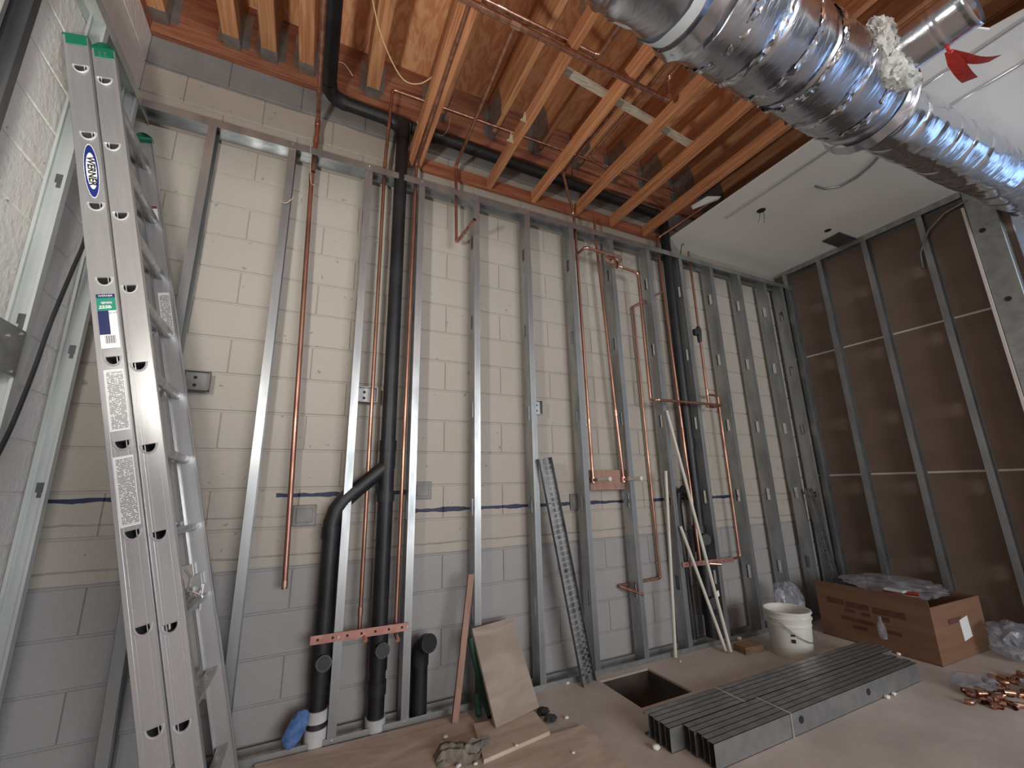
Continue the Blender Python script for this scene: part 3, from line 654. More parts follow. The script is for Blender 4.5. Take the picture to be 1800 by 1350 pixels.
# copper straps
def strap(px0,py0,px1,py1,Y,hgt,label,holes=7):
    a = W(px0,py0,Y); b = W(px1,py1,Y); rt = empty('pipe_strap',a,label,'strap')
    d = (b-a); q = MB(); q.obox(a-V((0,0,hgt/2)),d,(0,.002,0),(0,0,hgt)); q.build('strap_bar','copper_strap',rt)
    for i in range(holes):
        c = a+d*((i+.5)/holes); q = MB(); q.tube([c+V((0,-.0003,0)),c+V((0,-.0012,0))],hgt*.16,8); q.build('hole','hole_shade',rt)
    for t in (.27,.985):
        c = a+d*t; q = MB(); q.tube([c+V((0,-.001,0)),c+V((0,-.006,0))],.006,8); q.build('screw','bright_metal',rt)
    return rt
s1 = strap(545,1127,718,1101,-.008,.040,'pink copper strap screwed across two studs near the floor by the black stack')
for px,py in ((641,1118),(697,1117)):
    c = W(px,py,-.008); q = MB(); q.tube([c+V((0,.03,.0)),c+V((0,-.045,-.01))],.0105,12); q.build('stub_out','copper_bright',s1,smooth=True)
s2_ = strap(1200,993,1290,984,-.008,.035,'copper strap across studs beside the second black stack')
c = W(1250,990,-.008); q = MB(); q.tube([c+V((-.05,.03,.0)),c+V((.07,-.03,-.01))],.012,12); q.build('stub_out','copper_bright',s2_,smooth=True)

# ------------------------------------------------------------------ foil duct
duct = empty('foil_duct',(1.5,-1.65,3.0),'large silver foil wrapped duct hanging below the joists and the white ceiling','duct')
DY, DZ = -1.66, 3.165
def shell(name, mat, parent, x0, x1, rfun, nx, n=56, amp=.012, seed=0, sc=(5,3)):
    drift = lambda x: -.115*min(1,max(0,(x-2.7)/1.85))
    vs = []; fs = []
    for i in range(nx+1):
        x = x0+(x1-x0)*i/nx; r = rfun(x)
        for j in range(n):
            a = 2*math.pi*j/n; y_, z_ = math.cos(a), math.sin(a)
            w = noise.noise(Vector((x*sc[0]+seed, y_*sc[1]*.6, z_*sc[1]*.6)))+.5*noise.noise(Vector((x*sc[0]*2.3+seed, y_*sc[1]*1.3, z_*sc[1]*1.3+3)))
            sag = 1.0-.05*max(0,-z_)*0
            rr = r+amp*w
            vs.append((x+.02*noise.noise(Vector((x*2,y_*2,z_*2))), DY+drift(x)+rr*y_*sag, DZ+rr*z_))
    for i in range(nx):
        for j in range(n): fs.append((i*n+j,i*n+(j+1)%n,(i+1)*n+(j+1)%n,(i+1)*n+j))
    q = MB(); q.add(vs,fs); return q.build(name,mat,parent,smooth=True)
def pinch(x, cs, d=.02, w=.03): return sum(-d*math.exp(-((x-c)/w)**2) for c in cs)
R1, R2 = .205, .165
shell('foil_wrap','foil',duct,-.6,2.56,lambda x: R1+(.012 if 1.35<x<2.5 else 0)-.02*(x<.9)+pinch(x,(.93,1.33,1.62,1.95,2.22,2.5),.014,.018),210,amp=.007)
shell('flex_duct','foil_smooth',duct,2.72,6.2,lambda x: R2+pinch(x,[2.86+.17*i for i in range(20)],.008,.008)+.004*math.sin(x*9),230,amp=.006,seed=5,sc=(6,3))
shell('clamp_collar','galv_dark',duct,2.50,2.74,lambda x: .172+.012*math.sin((x-2.5)*2*math.pi/.08),40,amp=.0,seed=2)
for x0,x1,r in ((.99,1.07,.198),(1.17,1.22,.208),(1.27,1.30,.212)):
    shell('tape_band','tape_white',duct,x0,x1,lambda x,r=r: r+.004,4,amp=.005,seed=9)
for x0,sd in ((1.44,1),(1.60,2),(1.80,3),(1.97,4),(2.20,5),(2.40,6)):
    shell('foil_seam','foil_crinkle',duct,x0,x0+.035,lambda x: R1+.0145,10,n=110,amp=.012,seed=sd*7,sc=(22,16))
# torn foil skirt ends
for x0,sd in ((1.255,1),(2.56,4)):
    vs = []; fs = []; n = 72
    for j in range(n+1):
        a = 2*math.pi*j/n; w = .05+.035*noise.noise(Vector((math.cos(a)*3+sd,math.sin(a)*3,sd)))
        vs += [(x0,DY+.218*math.cos(a),DZ+.218*math.sin(a)),(x0+w,DY+.235*math.cos(a),DZ+.235*math.sin(a)-.01*abs(math.sin(7*a)))]
    fs = [(2*j,2*j+1,2*j+3,2*j+2) for j in range(n)]
    q = MB(); q.add(vs,fs); q.build('foil_skirt','foil',duct,smooth=True)
# branch take-off toward the camera
bx, bz = 2.44, 3.20
def cyl_y(name,mat,parent,y0,y1,rf,ny,n=40,amp=0.0):
    vs = []; fs = []
    for i in range(ny+1):
        y = y0+(y1-y0)*i/ny; r = rf(y)
        for j in range(n):
            a = 2*math.pi*j/n; rr = r+amp*noise.noise(Vector((math.cos(a)*3,y*9,math.sin(a)*3))); vs.append((bx+rr*math.cos(a),y,bz+rr*math.sin(a)))
    for i in range(ny):
        for j in range(n): fs.append((i*n+j,i*n+(j+1)%n,(i+1)*n+(j+1)%n,(i+1)*n+j))
    q = MB(); q.add(vs,fs); return q.build(name,mat,parent,smooth=True)
cyl_y('branch_collar','foil_smooth',duct,-2.14,-1.80,lambda y: .118+.003*(y>-2.02)+.004*math.exp(-((y+2.03)/.008)**2)+.005*math.exp(-((y+2.13)/.01)**2),40,amp=.0)
q = MB(); q.tube([(bx,-2.07,bz),(bx,-2.075,bz)],.116,32); q.build('branch_end_shade','galv_dark',duct)  # dark disc added for the shade inside the open branch end
def blob(name, mat, c, size, seed, parent=None, sub=4, amp=.35, fr=2.2, rough=True):
    bm = bmesh.new(); bmesh.ops.create_icosphere(bm, subdivisions=sub, radius=1)
    mb = MB()
    for v in bm.verts:
        d = v.co.normalized(); w = noise.noise(d*fr+Vector((seed,0,0)))+.6*noise.noise(d*fr*2.4+Vector((0,seed,0)))+.35*noise.noise(d*fr*6+Vector((0,0,seed)))
        v.co = d*(1+amp*w)
    bm.verts.index_update()
    mb.add([Vector((v.co.x*size[0]+c[0],v.co.y*size[1]+c[1],v.co.z*size[2]+c[2])) for v in bm.verts],[tuple(v.index for v in f.verts) for f in bm.faces]); bm.free()
    return mb
for c,s,sd in (((2.33,-1.86,3.29),(.07,.06,.06),1),((2.36,-1.84,3.10),(.08,.07,.07),2),((2.30,-1.87,3.20),(.05,.05,.09),3),((2.44,-1.86,3.06),(.10,.06,.035),4)):
    q = blob('x','x',c,s,sd); q.build('insulation_tuft','insulation',duct,smooth=True)
# red ribbon tied to the branch
rb = empty('ribbon', (2.50,-2.12,3.07),'red ribbon with two tails tied to the duct branch','ribbon')
kn = V((2.475,-2.17,3.085)); Z340 = 3.03
def tail(p, qv, w, nm):
    d = (qv-p); side = d.cross(V((0,0,1))).normalized()*w/2 + V((0,0,-w*.15)); mb = MB(); n = 8; vs = []
    for i in range(n+1):
        t = i/n; c = p+d*t+V((0,0,-.03*math.sin(math.pi*t)-.01*t)); ww = .55+.45*min(1,t*4)
        vs += [c-side*ww,c+side*ww]
    b = len(vs); vs += [v+V((0,0,.0012)) for v in vs]
    mb.add(vs,[(2*i,2*i+1,2*i+3,2*i+2) for i in range(n)]+[(b+2*i,b+2*i+2,b+2*i+3,b+2*i+1) for i in range(n)])
    mb.build(nm,'red_ribbon',rb,smooth=True)
kp = Fl(1668,90,3.07)
kn = kp
tail(kn,Fl(1704,138,3.07),.052,'ribbon_tail'); tail(kn,Fl(1748,100,3.07),.046,'ribbon_tail')
q = MB(); q.tube([kn+V((-.005,.0,.02)),kn+V((-.03,0,0)),kn+V((-.015,0,-.02)),kn+V((.006,0,0))],.003,6); q.tube([kn+V((0,0,.03)),kn,kn+V((.0,-.01,-.012))],.007,8); q.build('ribbon_knot','red_ribbon',rb)

# ------------------------------------------------------------------ things on the gypsum ceiling
def rod(p,qv,r,label):
    m_ = MB(); m_.tube([p,qv],r,10); thing('conduit_rod',m_,'bright_metal',label,'rod',smooth=True)
rod(V((3.100,-.425,3.408)),V((3.06,-2.9,3.408)),.0085,'straight steel rod along the white ceiling nearest its broken edge')
rod(V((3.405,-1.62,3.408)),V((3.415,-3.2,3.408)),.0085,'straight steel rod on the white ceiling seen past the duct, farther from the broken edge')
pts = [Fl(px,py,3.412) for px,py in ((1433,327),(1450,332),(1475,328),(1505,312),(1530,291),(1552,266))]
q = MB(); q.tube(pts,.0085,8); thing('flex_cable',q,'galv_dull','curved armoured cable emerging from the duct onto the white ceiling','cable',smooth=True)
c = Fl(1338,370,3.4205); q = MB(); q.tube([c,c-V((0,0,.002))],.034,16); cb = q.build('cut_hole','hole_shade',ceil)
for dx,dy in ((-.01,.01),(.015,-.005)):
    q = MB(); q.tube([c+V((dx,dy,0)),c+V((dx*1.4,dy,-.05)),c+V((dx*2.2,dy+.02,-.105))],.0018,6); q.build('wire','rubber',cb)
c = Fl(1455,405,3.4205); q = MB(); q.tube([c,c-V((0,0,.002))],.028,12); q.build('cut_hole','hole_shade',ceil)
p4 = [Fl(px,py,3.418) for px,py in ((1445,424),(1475,408),(1505,419),(1478,436))]
q = MB(); plate(q,[(p.x,p.y) for p in p4],3.412,3.421); thing('ceiling_plate',q,'galv_dark','dark grey square metal plate on the white ceiling by the right wall','plate')
# loose wires at the corner stud top
q = MB(); q.tube([W(1210,430,.05),W(1206,424,.04),W(1198,432,.03),W(1196,448,.02)],.004,6); thing('loose_wire',q,'rubber','loose black wire hooked over the top track near the second stack','wire')

cord_pts = [XP(px,py,4.572) for px,py in ((1622,472),(1617,445),(1632,405),(1660,375),(1700,352))]
q = MB(); q.tube(cord_pts,.009,8); thing('armoured_cable',q,'galv_dark','dark cable looping from the brown wall studs up to the duct','cable',smooth=True)
# ------------------------------------------------------------------ white furring strip across the joists
q = MB(); q.cbox((1.14,-.912,3.524),(2.35,-.868,3.545),.002)
q2 = MB(); q2.add([tuple(v) for v in q.v],q.f)
a = V((1.135,-.925,3.5235)); 
q = MB(); q.obox((1.135,-.925,3.5235),(1.20,.105,0),(-.004,.045,0),(0,0,.02)); thing('furring_strip',q,'white_wood','weathered whitish wood strip laid across the top of the ceiling joists','board')

# ------------------------------------------------------------------ twine and wires
def cord(pts,r,mat,label,name='twine',cat='twine'):
    q = MB(); P = [V(p) for p in pts]; out = []
    for i in range(len(P)-1):
        p0 = P[max(0,i-1)]; p1 = P[i]; p2 = P[i+1]; p3 = P[min(len(P)-1,i+2)]
        for t in [j/6 for j in range(6)]:
            out.append(.5*((2*p1)+(p2-p0)*t+(2*p0-5*p1+4*p2-p3)*t*t+(3*p1-p0-3*p2+p3)*t**3))
    out.append(P[-1]); q.tube(out,r,6); return thing(name,q,mat,label,cat,smooth=True)
cord([on(2,3.62,655,0),on(2,3.60,668,55),on(2,3.56,690,110),on(2,3.52,712,142),on(2,3.52,738,147),on(2,3.54,760,135)],.0035,'twine','yellow twine sagging between roof joists above the copper elbow')
cord([on(1,-.02,577,105),on(1,-.04,578,108),on(1,-.05,603,111),on(1,0.0,620,133)],.003,'twine','yellow twine tied around the black pipe elbow')
cord([W(733,213,-.05),W(736,228,-.06),W(742,250,-.06),W(752,257,-.06),W(757,245,-.05)],.003,'twine','yellow twine loop hanging on the face of the doubled joist')
cord([W(785,175,.0),W(791,200,.0),W(788,225,.0),W(778,238,.0),W(764,233,.0)],.0025,'wire_pale','pale wire loop hanging beside the doubled joist','loose_wire','wire')
cord([W(492,352,-.004),W(502,357,-.02),W(513,350,-.02),W(517,345,-.004)],.0025,'wire_pale','pale wire wrapped round the stud left of the hanging copper pipe','loose_wire','wire')
cord([W(548,195,.03),W(546,240,.0),W(546,300,.0),W(547,322,.02),W(554,325,.03)],.0018,'wire_pale','pale thread hanging down along the copper pipe through the top track','loose_wire','wire')
# yellow paper scraps on the joists
for i,(px,py) in enumerate(((922,207),(898,243))):
    c = on(2,3.47,px,py); q = MB(); q.add([c+V((-.035,0,-.03)),c+V((.02,0,-.035)),c+V((.03,.004,.03)),c+V((.0,-.005,.045)),c+V((-.01,0,0))],[(0,1,2,3,4)])
    q.add([v+V((0,.002,0)) for v in q.v[:5]],[(4,3,2,1,0)])
    thing('paper_scrap',q,'paper_cream',['larger torn yellow paper scrap stuck to a ceiling joist','smaller torn yellow paper scrap on the joist, nearer the wall'][i],'paper')

# ------------------------------------------------------------------ boxes and brackets on the block wall
def jbox(px,py,Y,w,h,label,mat='box_metal',d=.03):
    c = W(px,py,Y); rt = empty('junction_box',c,label,'electrical box')
    q = MB(); t = .003
    q.box((c.x-w,Y+d,c.z-h),(c.x+w,Y+d+t,c.z+h))
    for s in (-1,1): q.box((c.x+s*w-t*(s>0),Y,c.z-h),(c.x+s*w+t*(s<0),Y+d,c.z+h)); q.box((c.x-w,Y,c.z+s*h-t*(s>0)),(c.x+w,Y+d,c.z+s*h+t*(s<0)))
    q.build('box_body',mat,rt)
    for dz in (-.4,.4):
        q = MB(); q.tube([(c.x-w*.2,Y+d-.001,c.z+dz*h),(c.x-w*.2,Y+d-.003,c.z+dz*h)],.008,10); q.build('knockout','hole_shade',rt)
    return rt
jbox(345,668,.04,.055,.05,'galvanized box bracket on the stud right of the ladder')
jbox(645,693,.06,.06,.045,'box with pale face fixed to the stud left of the black stack','hub_white')
jbox(948,716,.05,.03,.05,'narrow box on the stud above the leaning perforated strip','galv_dull')
def wallplate(px,py,w,h,label):
    c = W(px,py,YB-.012); q = MB(); q.cbox((c.x-w,YB-.012,c.z-h),(c.x+w,YB+.004,c.z+h),.003); q.cbox((c.x-w*.7,YB-.016,c.z-h*.65),(c.x+w*.7,YB-.012,c.z+h*.65),.002); thing('wall_box',q,'box_metal',label,'electrical box')
wallplate(535,906,.058,.055,'painted-over grey wall box left of the black branch pipe')
wallplate(743,862,.055,.052,'grey wall box just right of the black wye')
wallplate(1012,882,.045,.055,'chipped wall box hole beside the perforated strip')
# black soot stains are left to the wall paint; plate screwed on the side frame
c = XP(14,612,-.962); q = MB(); q.cbox((-.9645,c.y-.11,c.z-.085),(-.9615,c.y+.075,c.z+.085),.001); sp_ = tag(q.build('cover_plate','galv_dull',None,loc=(-.963,c.y,c.z-.085)),'square galvanized plate screwed to the side wall studs behind the ladder','plate')
for dy,dz in ((.05,.07),(.05,-.07),(-.02,.04)):
    q = MB(); q.tube([(-.9615,c.y+dy,c.z+dz),(-.957,c.y+dy,c.z+dz)],.006,8); q.build('screw','bright_metal',sp_)
cord([XP(155,380,-.955),XP(148,425,-.955),XP(125,480,-.955),XP(88,570,-.955),XP(60,650,-.955),XP(20,750,-.955),XP(-20,830,-.95)],.008,'rubber','black cable running down across the side wall studs','cable','cable')

# ------------------------------------------------------------------ things on the floor
# stud bundle
def bundle_stud(x0,x1,y,z,lab):
    q = MB(); t = .0018; h = .098; w = .0342
    q.box((x0,y,z),(x1,y+t,z+h)); q.box((x0,y,z+h-t),(x1,y+w,z+h)); q.box((x0,y,z),(x1,y+w,z+t)); q.box((x0,y+w-t,z+h-.010),(x1,y+w,z+h)); q.box((x0,y+w-t,z),(x1,y+w,z+.010))
    return thing('metal_stud',q,'galv_dull',lab,'stud','strapped galvanized studs on the floor')
ORD = ['first','second','third','fourth','fifth']
for i in range(5): bundle_stud(1.585+.004*(i%2),3.52+.02*(i%3),-.797+i*.0345,.001,ORD[4-i]+' stud from the pit in the strapped bundle row beside the pit')
OUTER = None
for i in range(5):
    b_ = bundle_stud(1.66+.006*(i%3),3.40+.02*(i%2),-.972+i*.0345,.001,ORD[i]+' stud from the open floor in the outer row of the strapped bundle')
    OUTER = OUTER or b_
for px,py in ((1409,1265),(1527,1216)):
    p0 = W(px,py,-.9735); q = MB(); q.tube([(p0.x,-.9722,p0.z),(p0.x,-.9742,p0.z)],.017,12); q.build('punch_out','hole_shade',OUTER)
def strapb(x,label,y0,y1):
    q = MB(); t = .0015; w = .011
    q.box((x,y0-t,.0),(x+w,y0,.101)); q.box((x,y0-t,.0995),(x+w,y1+t,.1015)); q.box((x,y1,.0),(x+w,y1+t,.101)); thing('steel_strap',q,'bright_metal',label,'strap')
strapb(Fl(1258,1210,.1).x,'white strap around the row of studs beside the pit',-.7985,-.6235); strapb(Fl(1385,1253,.1).x,'white strap around the outer row of studs',-.9735,-.7995)
# bucket
bc = V((3.19,-.355,0)); bk = empty('bucket',bc,'white plastic pail with ribbed rim and wire bail beside the cardboard box','bucket')
prof = [(.0,.004),(.118,.004),(.122,.0),(.124,.006),(.137,.19),(.139,.192),(.139,.212),(.1375,.214),(.139,.236),(.146,.238),(.148,.246),(.141,.249),(.143,.272),(.149,.274),(.150,.288),(.143,.290),(.138,.285),(.122,.012),(.0,.010)]
q = MB(); q.lathe(prof,40,bc); q.build('pail','white_plastic',bk,smooth=True)
for i,(z,r) in enumerate(((.20,.1405),(.225,.1405),(.243,.149),(.281,.1515))):
    q = MB(); q.lathe([(r-.004,z-.004),(r+.001,z-.003),(r+.001,z+.003),(r-.004,z+.004)],40,bc); q.build('rib','white_plastic',bk,smooth=True)
hd = []
for i in range(17):
    a = math.pi*i/16; th = R(-75)
    hd.append(bc+V((math.cos(th+math.pi/2-a)*.151*1.0, math.sin(th+math.pi/2-a)*.151,.225-.125*math.sin(a))))
q = MB(); q.tube(hd,.003,8); q.build('bail_handle','galv',bk,smooth=True)
for zz,hh in ((.115,.022),(.15,.012)):
    a = math.atan2(-2.2,-2.6); 
    p = bc+V((math.cos(a)*.1345,math.sin(a)*.1345,zz)); tdir = V((-math.sin(a),math.cos(a),0)); q = MB(); q.obox(p-tdir*.012-V((0,0,hh/2)),tdir*.024,V((math.cos(a),math.sin(a),0))*.002,(0,0,hh)); q.build('printed_mark','ink',bk)
# cardboard box
bxr = empty('cardboard_box',(4.12,-.59,0),'open brown cardboard shipping box piled with plastic bags beside the brown wall','box')
cA = V((3.79,-.225,0)); cB = V((3.765,-.945,0)); cC = V((4.44,-.965,0)); cD = cA+cC-cB; hB = .345
q = MB()
for a,b in ((cA,cB),(cB,cC),(cC,cD),(cD,cA)):
    d = (b-a).normalized(); nrm = V((d.y,-d.x,0))*-.006
    q.obox(a,b-a,nrm,(0,0,hB))
q.obox(cA,cB-cA,cD-cA,(0,0,.006)); q.build('carton','cardboard',bxr)
q = MB(); q.obox(cA+V((0,0,hB)),cB-cA,V((-.012,0,.05)),V((.004,0,0))); q.build('flap','cardboard',bxr)
def boxprint(u0,u1,z0,z1):
    d = cB-cA; q = MB(); o = cA+d*u0+V((-.0015,0,z0)); q.obox(o,d*(u1-u0),(.001,0,0),(0,0,z1-z0)); q.build('printed_mark','box_print',bxr)
for u0,u1,z0,z1 in ((.10,.27,.245,.285),(.29,.50,.24,.28),(.53,.80,.235,.278),(.27,.36,.205,.228),(.42,.50,.20,.224),(.58,.66,.195,.225),(.22,.52,.145,.170),(.60,.74,.12,.145),(.32,.45,.10,.122)): boxprint(u0,u1,z0,z1)
d = (cC-cB); o = cB+d*.50+V((0,-.003,.10)); q = MB(); q.obox(o,d*.17+V((0,0,.015)),(0,.002,0),(-.01,0,.13)); q.build('shipping_label','paper',bxr)
q = MB(); q.obox(cB+d*.28+V((0,-.003,.22)),d*.25,(0,.002,0),(0,0,.03)); q.build('printed_mark','box_print',bxr)
def bag(name,c,size,seed,mat,label,cat,amp=.3,fr=2.0):
    q = blob('x','x',c,size,seed,amp=amp,fr=fr)
    for v in q.v: v.z = max(v.z, .002)
    return thing(name,q,mat,label,cat,smooth=True)
bag('plastic_bag',(4.14,-.58,.375),(.27,.30,.06),11,'clear_plastic','clear plastic bag heaped on top of the cardboard box','plastic bag')
bag('plastic_bag',(3.92,-.36,.33),(.10,.11,.05),12,'black_bag','black plastic bag in the open cardboard box','plastic bag')
bag('plastic_bag',(3.56,-.13,.19),(.15,.09,.19),13,'clear_plastic','clear plastic bag standing behind the white pail','plastic bag')
bag('plastic_bag',(4.36,-1.12,.11),(.17,.12,.11),14,'clear_plastic','clear plastic bag slumped by the right end of the cardboard box','plastic bag')
bag('plastic_bag',(3.56,-1.16,.035),(.13,.10,.03),15,'clear_plastic','flat clear plastic bag over copper fittings on the floor','plastic bag',amp=.2)
q = MB(); o = cA+(cB-cA)*.08+V((.0,0,hB)); q.obox(o,(cB-cA)*.13,(.002,0,0),(.01,-.01,.045)); thing('note_card',q,'paper_cream','pale yellow card tucked at the corner of the cardboard box','card')
q = MB(); o = cA+(cB-cA)*.60+V((.05,0,hB+.03)); q.tube([o,o+V((.02,-.22,-.005))],.012,10); q.tube([o+V((.025,-.01,.02)),o+V((.05,-.20,.02))],.012,10); thing('packaged_tool',q,'red_plastic','red plastic packaged tools lying on the box contents','tool')
q = MB(); o = cA+(cB-cA)*.63+V((.04,0,hB+.05)); q.cbox((o.x,o.y-.12,o.z),(o.x+.06,o.y,o.z+.018),.006); thing('packaged_part',q,'hub_white','white packaged part on top of the cardboard box','package')
# a clear bottle-like wrapper hanging on the box front
c = cA+(cB-cA)*.60+V((-.03,0,.09)); q = MB(); q.lathe([(.0,0),(.022,0),(.026,.05),(.022,.09),(.009,.115),(.010,.14),(.0,.142)],16,c); thing('plastic_bottle',q,'clear_plastic','small clear plastic bottle standing against the printed side of the box','bottle',smooth=True)
# copper fittings scattered
rnd = random.Random(3)
fm = []
for kind in range(2):
    q = MB()
    if kind == 0: q.tube([(0,-.022,.012),(0,.022,.012)],.0125,10,cap=False); q.tube([(0,-.008,.012),(0,.008,.012)],.0138,10)
    else: q.tube([(-.02,0,.012),(-.006,.0,.012),(.004,.004,.012),(.008,.014,.012),(.008,.028,.012)],.0125,10,cap=False)
    me = q.mesh('fitting%d'%kind); me.materials.append(MAT['copper_bright' if kind == 0 else 'copper']); shade(me); fm.append(me)
for i in range(46):
    if i < 18: c = Fl(1690+rnd.random()*75, 1205+rnd.random()*36)
    else: c = Fl(1745+rnd.random()*62, 1190+rnd.random()*62)
    k = rnd.randrange(2); o = bpy.data.objects.new('copper_fitting',fm[k]); COL.objects.link(o); o.location = (c.x,c.y,.0005+.021*(i%3==2)); o.rotation_euler = (0,0,rnd.random()*6.28)
    tag(o,['small straight copper coupling in the loose pile of fittings on the floor','small copper elbow in the loose pile of fittings on the floor'][k],'pipe fitting','loose copper fittings on the floor by the box')
bag('plastic_bag',(3.78,-1.36,.04),(.12,.07,.03),16,'clear_plastic','thin clear plastic bag with copper fittings nearer the room','plastic bag',amp=.2)
# wood block
q = MB(); pa = Fl(1290,1143); pb = Fl(1310,1153); pc = Fl(1352,1133); q.obox(V((2.878,-.222,.001)),V((.012,.105,0)),V((.18,-.01,0)),(0,0,.042)); thing('wood_block',q,'brown_block','short dark brown timber block lying by the white pail','wood block')
# PVC poles
def pole(px0,py0,Y0,px1,py1,Y1,r,lab):
    b = W(px0,py0,Y0); b.z = .012; t = W(px1,py1,Y1); q = MB(); q.tube([b,t],r,14,cap=True); thing('pvc_pole',q,'pvc',lab,'pole',smooth=True)
pole(1186,1142,-.035,1170,828,-.018,.012,'cream plastic pole leaning upright against a stud left of the others')
b = Fl(1285,1149); pole(1285,1149,b.y,1172,722,-.018,.012,'longest cream plastic pole slanting across the second black stack')
b = Fl(1276,1147); pole(1276,1147,b.y,1196,925,-.018,.012,'short cream plastic pole crossing the longest pole at its foot')
# perforated strip leaning
def perf(p0,p1,w,label,name='perforated_strip'):
    d = p1-p0; L_ = d.length; d.normalize(); s = V((1,0,0)); s = (s-d*s.dot(d)).normalized(); nn = d.cross(s)
    rt = empty(name,p0,label,'metal strip'); q = MB(); t = nn*.0015; n = int(L_/.034); step = L_/n
    for a,b in ((-w/2,-w/2+.014),(w/2-.014,w/2),(-.012,.012)): q.obox(p0+s*a,s*(b-a),t,d*L_)
    for i in range(n+1):
        o = p0+d*(i*step-.009*(i>0)-.009*(i==n)); q.obox(o-s*w/2,s*w,t,d*.023)
    q.build('slotted_web','galv_perf',rt)
    for sg in (-1,1):
        q = MB(); q.obox(p0+s*(sg*w/2),s*(.0016*sg),-nn*.026*(1 if nn.y>0 else -1),d*L_); q.build('edge_flange','galv_perf',rt)
perf(V((1.655,-.060,.006)),W(956,806,-.018),.095,'long slotted metal strip leaning on the studs in the middle of the wall')
perf(V((4.33,-.10,.006)),W(1418,860,-.03),.095,'slotted metal strip leaning in the dark corner behind the box')
# leaning bent strip by the ladder
q = MB(); a = W(212,1052,-.1); b = V((-.63,-.12,.003)); q.obox(b,(.045,0,0),(0,.0016,0),a-b); q.obox(b,(.0016,0,0),(0,.02,0),a-b); q.obox(b+V((.0434,0,0)),(.0016,0,0),(0,.02,0),a-b); thing('metal_strip',q,'galv','short galvanized channel leaning behind the foot of the ladder','metal strip')
# plywood on the floor
def sheetp(name,poly,z0,z1,mat,label,cat='plywood'):
    q = MB(); plate(q,poly,z0,z1); return thing(name,q,mat,label,cat)
sheetp('plywood_sheet',[(-.10,-.012),(-.10,-1.05),(1.27,-1.05),(1.345,-.78),(1.362,-.435),(1.20,-.43),(.90,-.40),(.88,-.045)][::-1],.001,.013,'old_ply','large worn plywood sheet lying on the floor below the studs')
sheetp('plywood_offcut',[(.86,-.20),(1.19,-.235),(1.165,-.435),(.80,-.49)][::-1],.0135,.030,'old_ply','small plywood offcut lying on the big sheet under the leaning board')
# leaning plywood board
p0 = Fl(872,1280,.032); p1 = Fl(948,1243,.032); t0 = W(830,1105,-.045); t1 = t0+(p1-p0)
q = MB(); nn = (p1-p0).cross(t0-p0).normalized()*-.014
q.add([p0,p1,t1,t0,p0+nn,p1+nn,t1+nn,t0+nn],[(0,1,2,3),(7,6,5,4),(0,4,5,1),(1,5,6,2),(2,6,7,3),(3,7,4,0)])
thing('plywood_board',q,'grey_ply','grey-brown plywood board leaning on a stud with dark smudges','plywood')
# reddish stick
p0 = V((.775,-.10,.014)); t0 = W(822,1009,-.03); q = MB(); q.obox(p0,(.034,0,0),(0,-.019,0),t0-p0); thing('wood_stick',q,'red_stick','reddish wood stick leaning against a stud left of the plywood board','stick')
# green stick, bent
pg = [V((.965,-.185,.035)),W(850,1215,-.09),W(838,1165,-.06),W(828,1120,-.035)]
q = MB(); q.tube(pg,.022,10); q.tube([pg[1]+V((-.03,.02,-.02)),pg[0]+V((-.05,.05,-.01))],.016,8); thing('green_stick',q,'green_rough','dark green forked stick behind the leaning plywood board','stick',smooth=True)
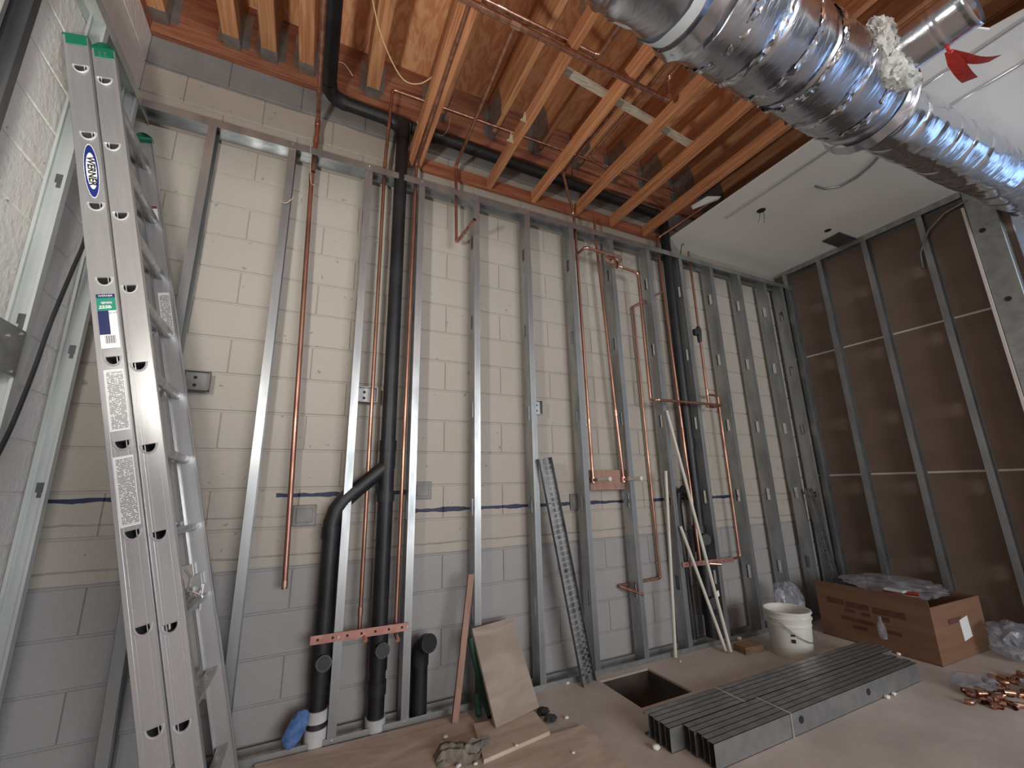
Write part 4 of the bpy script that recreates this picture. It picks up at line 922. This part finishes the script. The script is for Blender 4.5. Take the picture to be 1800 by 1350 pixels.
# rag
q = MB(); nu, nv = 64, 30; vs = []
ra, rb_ = Fl(765,1338,.016), Fl(868,1312,.016); du = rb_-ra; dn = Vector((-du.y,du.x,0)).normalized()
for i in range(nu+1):
    u = i/nu; wv = .095*(.35+.65*math.sin(math.pi*min(1,u*1.15+.08))**.6)*(1+.25*noise.noise(Vector((u*5,0,3))))
    for j in range(nv+1):
        v = j/nv-.5; f = abs(math.sin(v*11+u*5+1.3*noise.noise(Vector((u*4,v*3,0)))))
        z = .0145+(.012+.036*f+.014*noise.noise(Vector((u*9,v*9,7))))*max(0,1-(abs(v)*2)**3)*min(1,(u+.03)*7)*min(1,(1.04-u)*9)
        c_ = ra+du*u+dn*(v*wv*1.5+.014*math.sin(u*9)); vs.append((c_.x+.006*noise.noise(Vector((u*20,v*20,1))),c_.y,max(z,.0142)))
q.add(vs,[(i*(nv+1)+j,(i+1)*(nv+1)+j,(i+1)*(nv+1)+j+1,i*(nv+1)+j+1) for i in range(nu) for j in range(nv)])
thing('rag',q,'rag','crumpled dirty grey rag on the plywood sheet','rag',smooth=True)
q = blob('x','x',(.055,-.008,.11),(.052,.02,.062),31,amp=.12,fr=1.6)
for v in q.v: dx = v.x-.055; v.z += dx*.75
thing('cloth',q,'blue_rag','folded blue cloth stuffed beside the white pipe hub','cloth',smooth=True)
# dark scraps beside the leaning board
for i,(px,py) in enumerate(((955,1255),(968,1268))):
    c = Fl(px,py); q = blob('x','x',(c.x,c.y,.015),(.035,.025,.016),40+i,sub=3)
    for v in q.v: v.z = max(v.z,.001)
    thing('dark_scrap',q,'rubber',['black scrap of rubber wedged by the plywood offcut','black crumpled scrap on the concrete past the plywood offcut'][i],'scrap')
# drywall crumbs
CL = ['on the plywood left of the rag','on the plywood right of the rag','on the plywood in front of the rag','at the front edge of the rag','on the plywood offcut','on the plywood near its right edge','by the bottom track left of the perforated strip','at the back corner of the pit','beside the black scraps','before the open ends of the stud bundle','by the foot of the upright pole','under the far end of the stud bundle','just past the far end of the stud bundle','on the stud bundle by the box','behind the dark timber block']
for ci,(px,py,z,s) in enumerate(((783,1298,.0135,.012),(866,1292,.0135,.012),(806,1349,.0135,.012),(836,1345,.0135,.010),(908,1312,.0305,.008),(1008,1325,.0135,.008),(998,1203,0,.014),(1057,1186,0,.013),(996,1264,0,.012),(1154,1318,0,.020),(1196,1164,0,.008),(1560,1228,0,.016),(1572,1222,0,.014),(1580,1152,.0985,.014),(1300,1125,0,.02))):
    c = Fl(px,py,z); q = blob('x','x',(c.x,c.y,z+s*.55),(s,s*.8,s*.6),px*.37,sub=2)
    for v in q.v: v.z = max(v.z,z+.0005)
    thing('drywall_crumb',q,'crumb','white drywall crumb lying '+CL[ci],'crumb','scattered drywall crumbs')
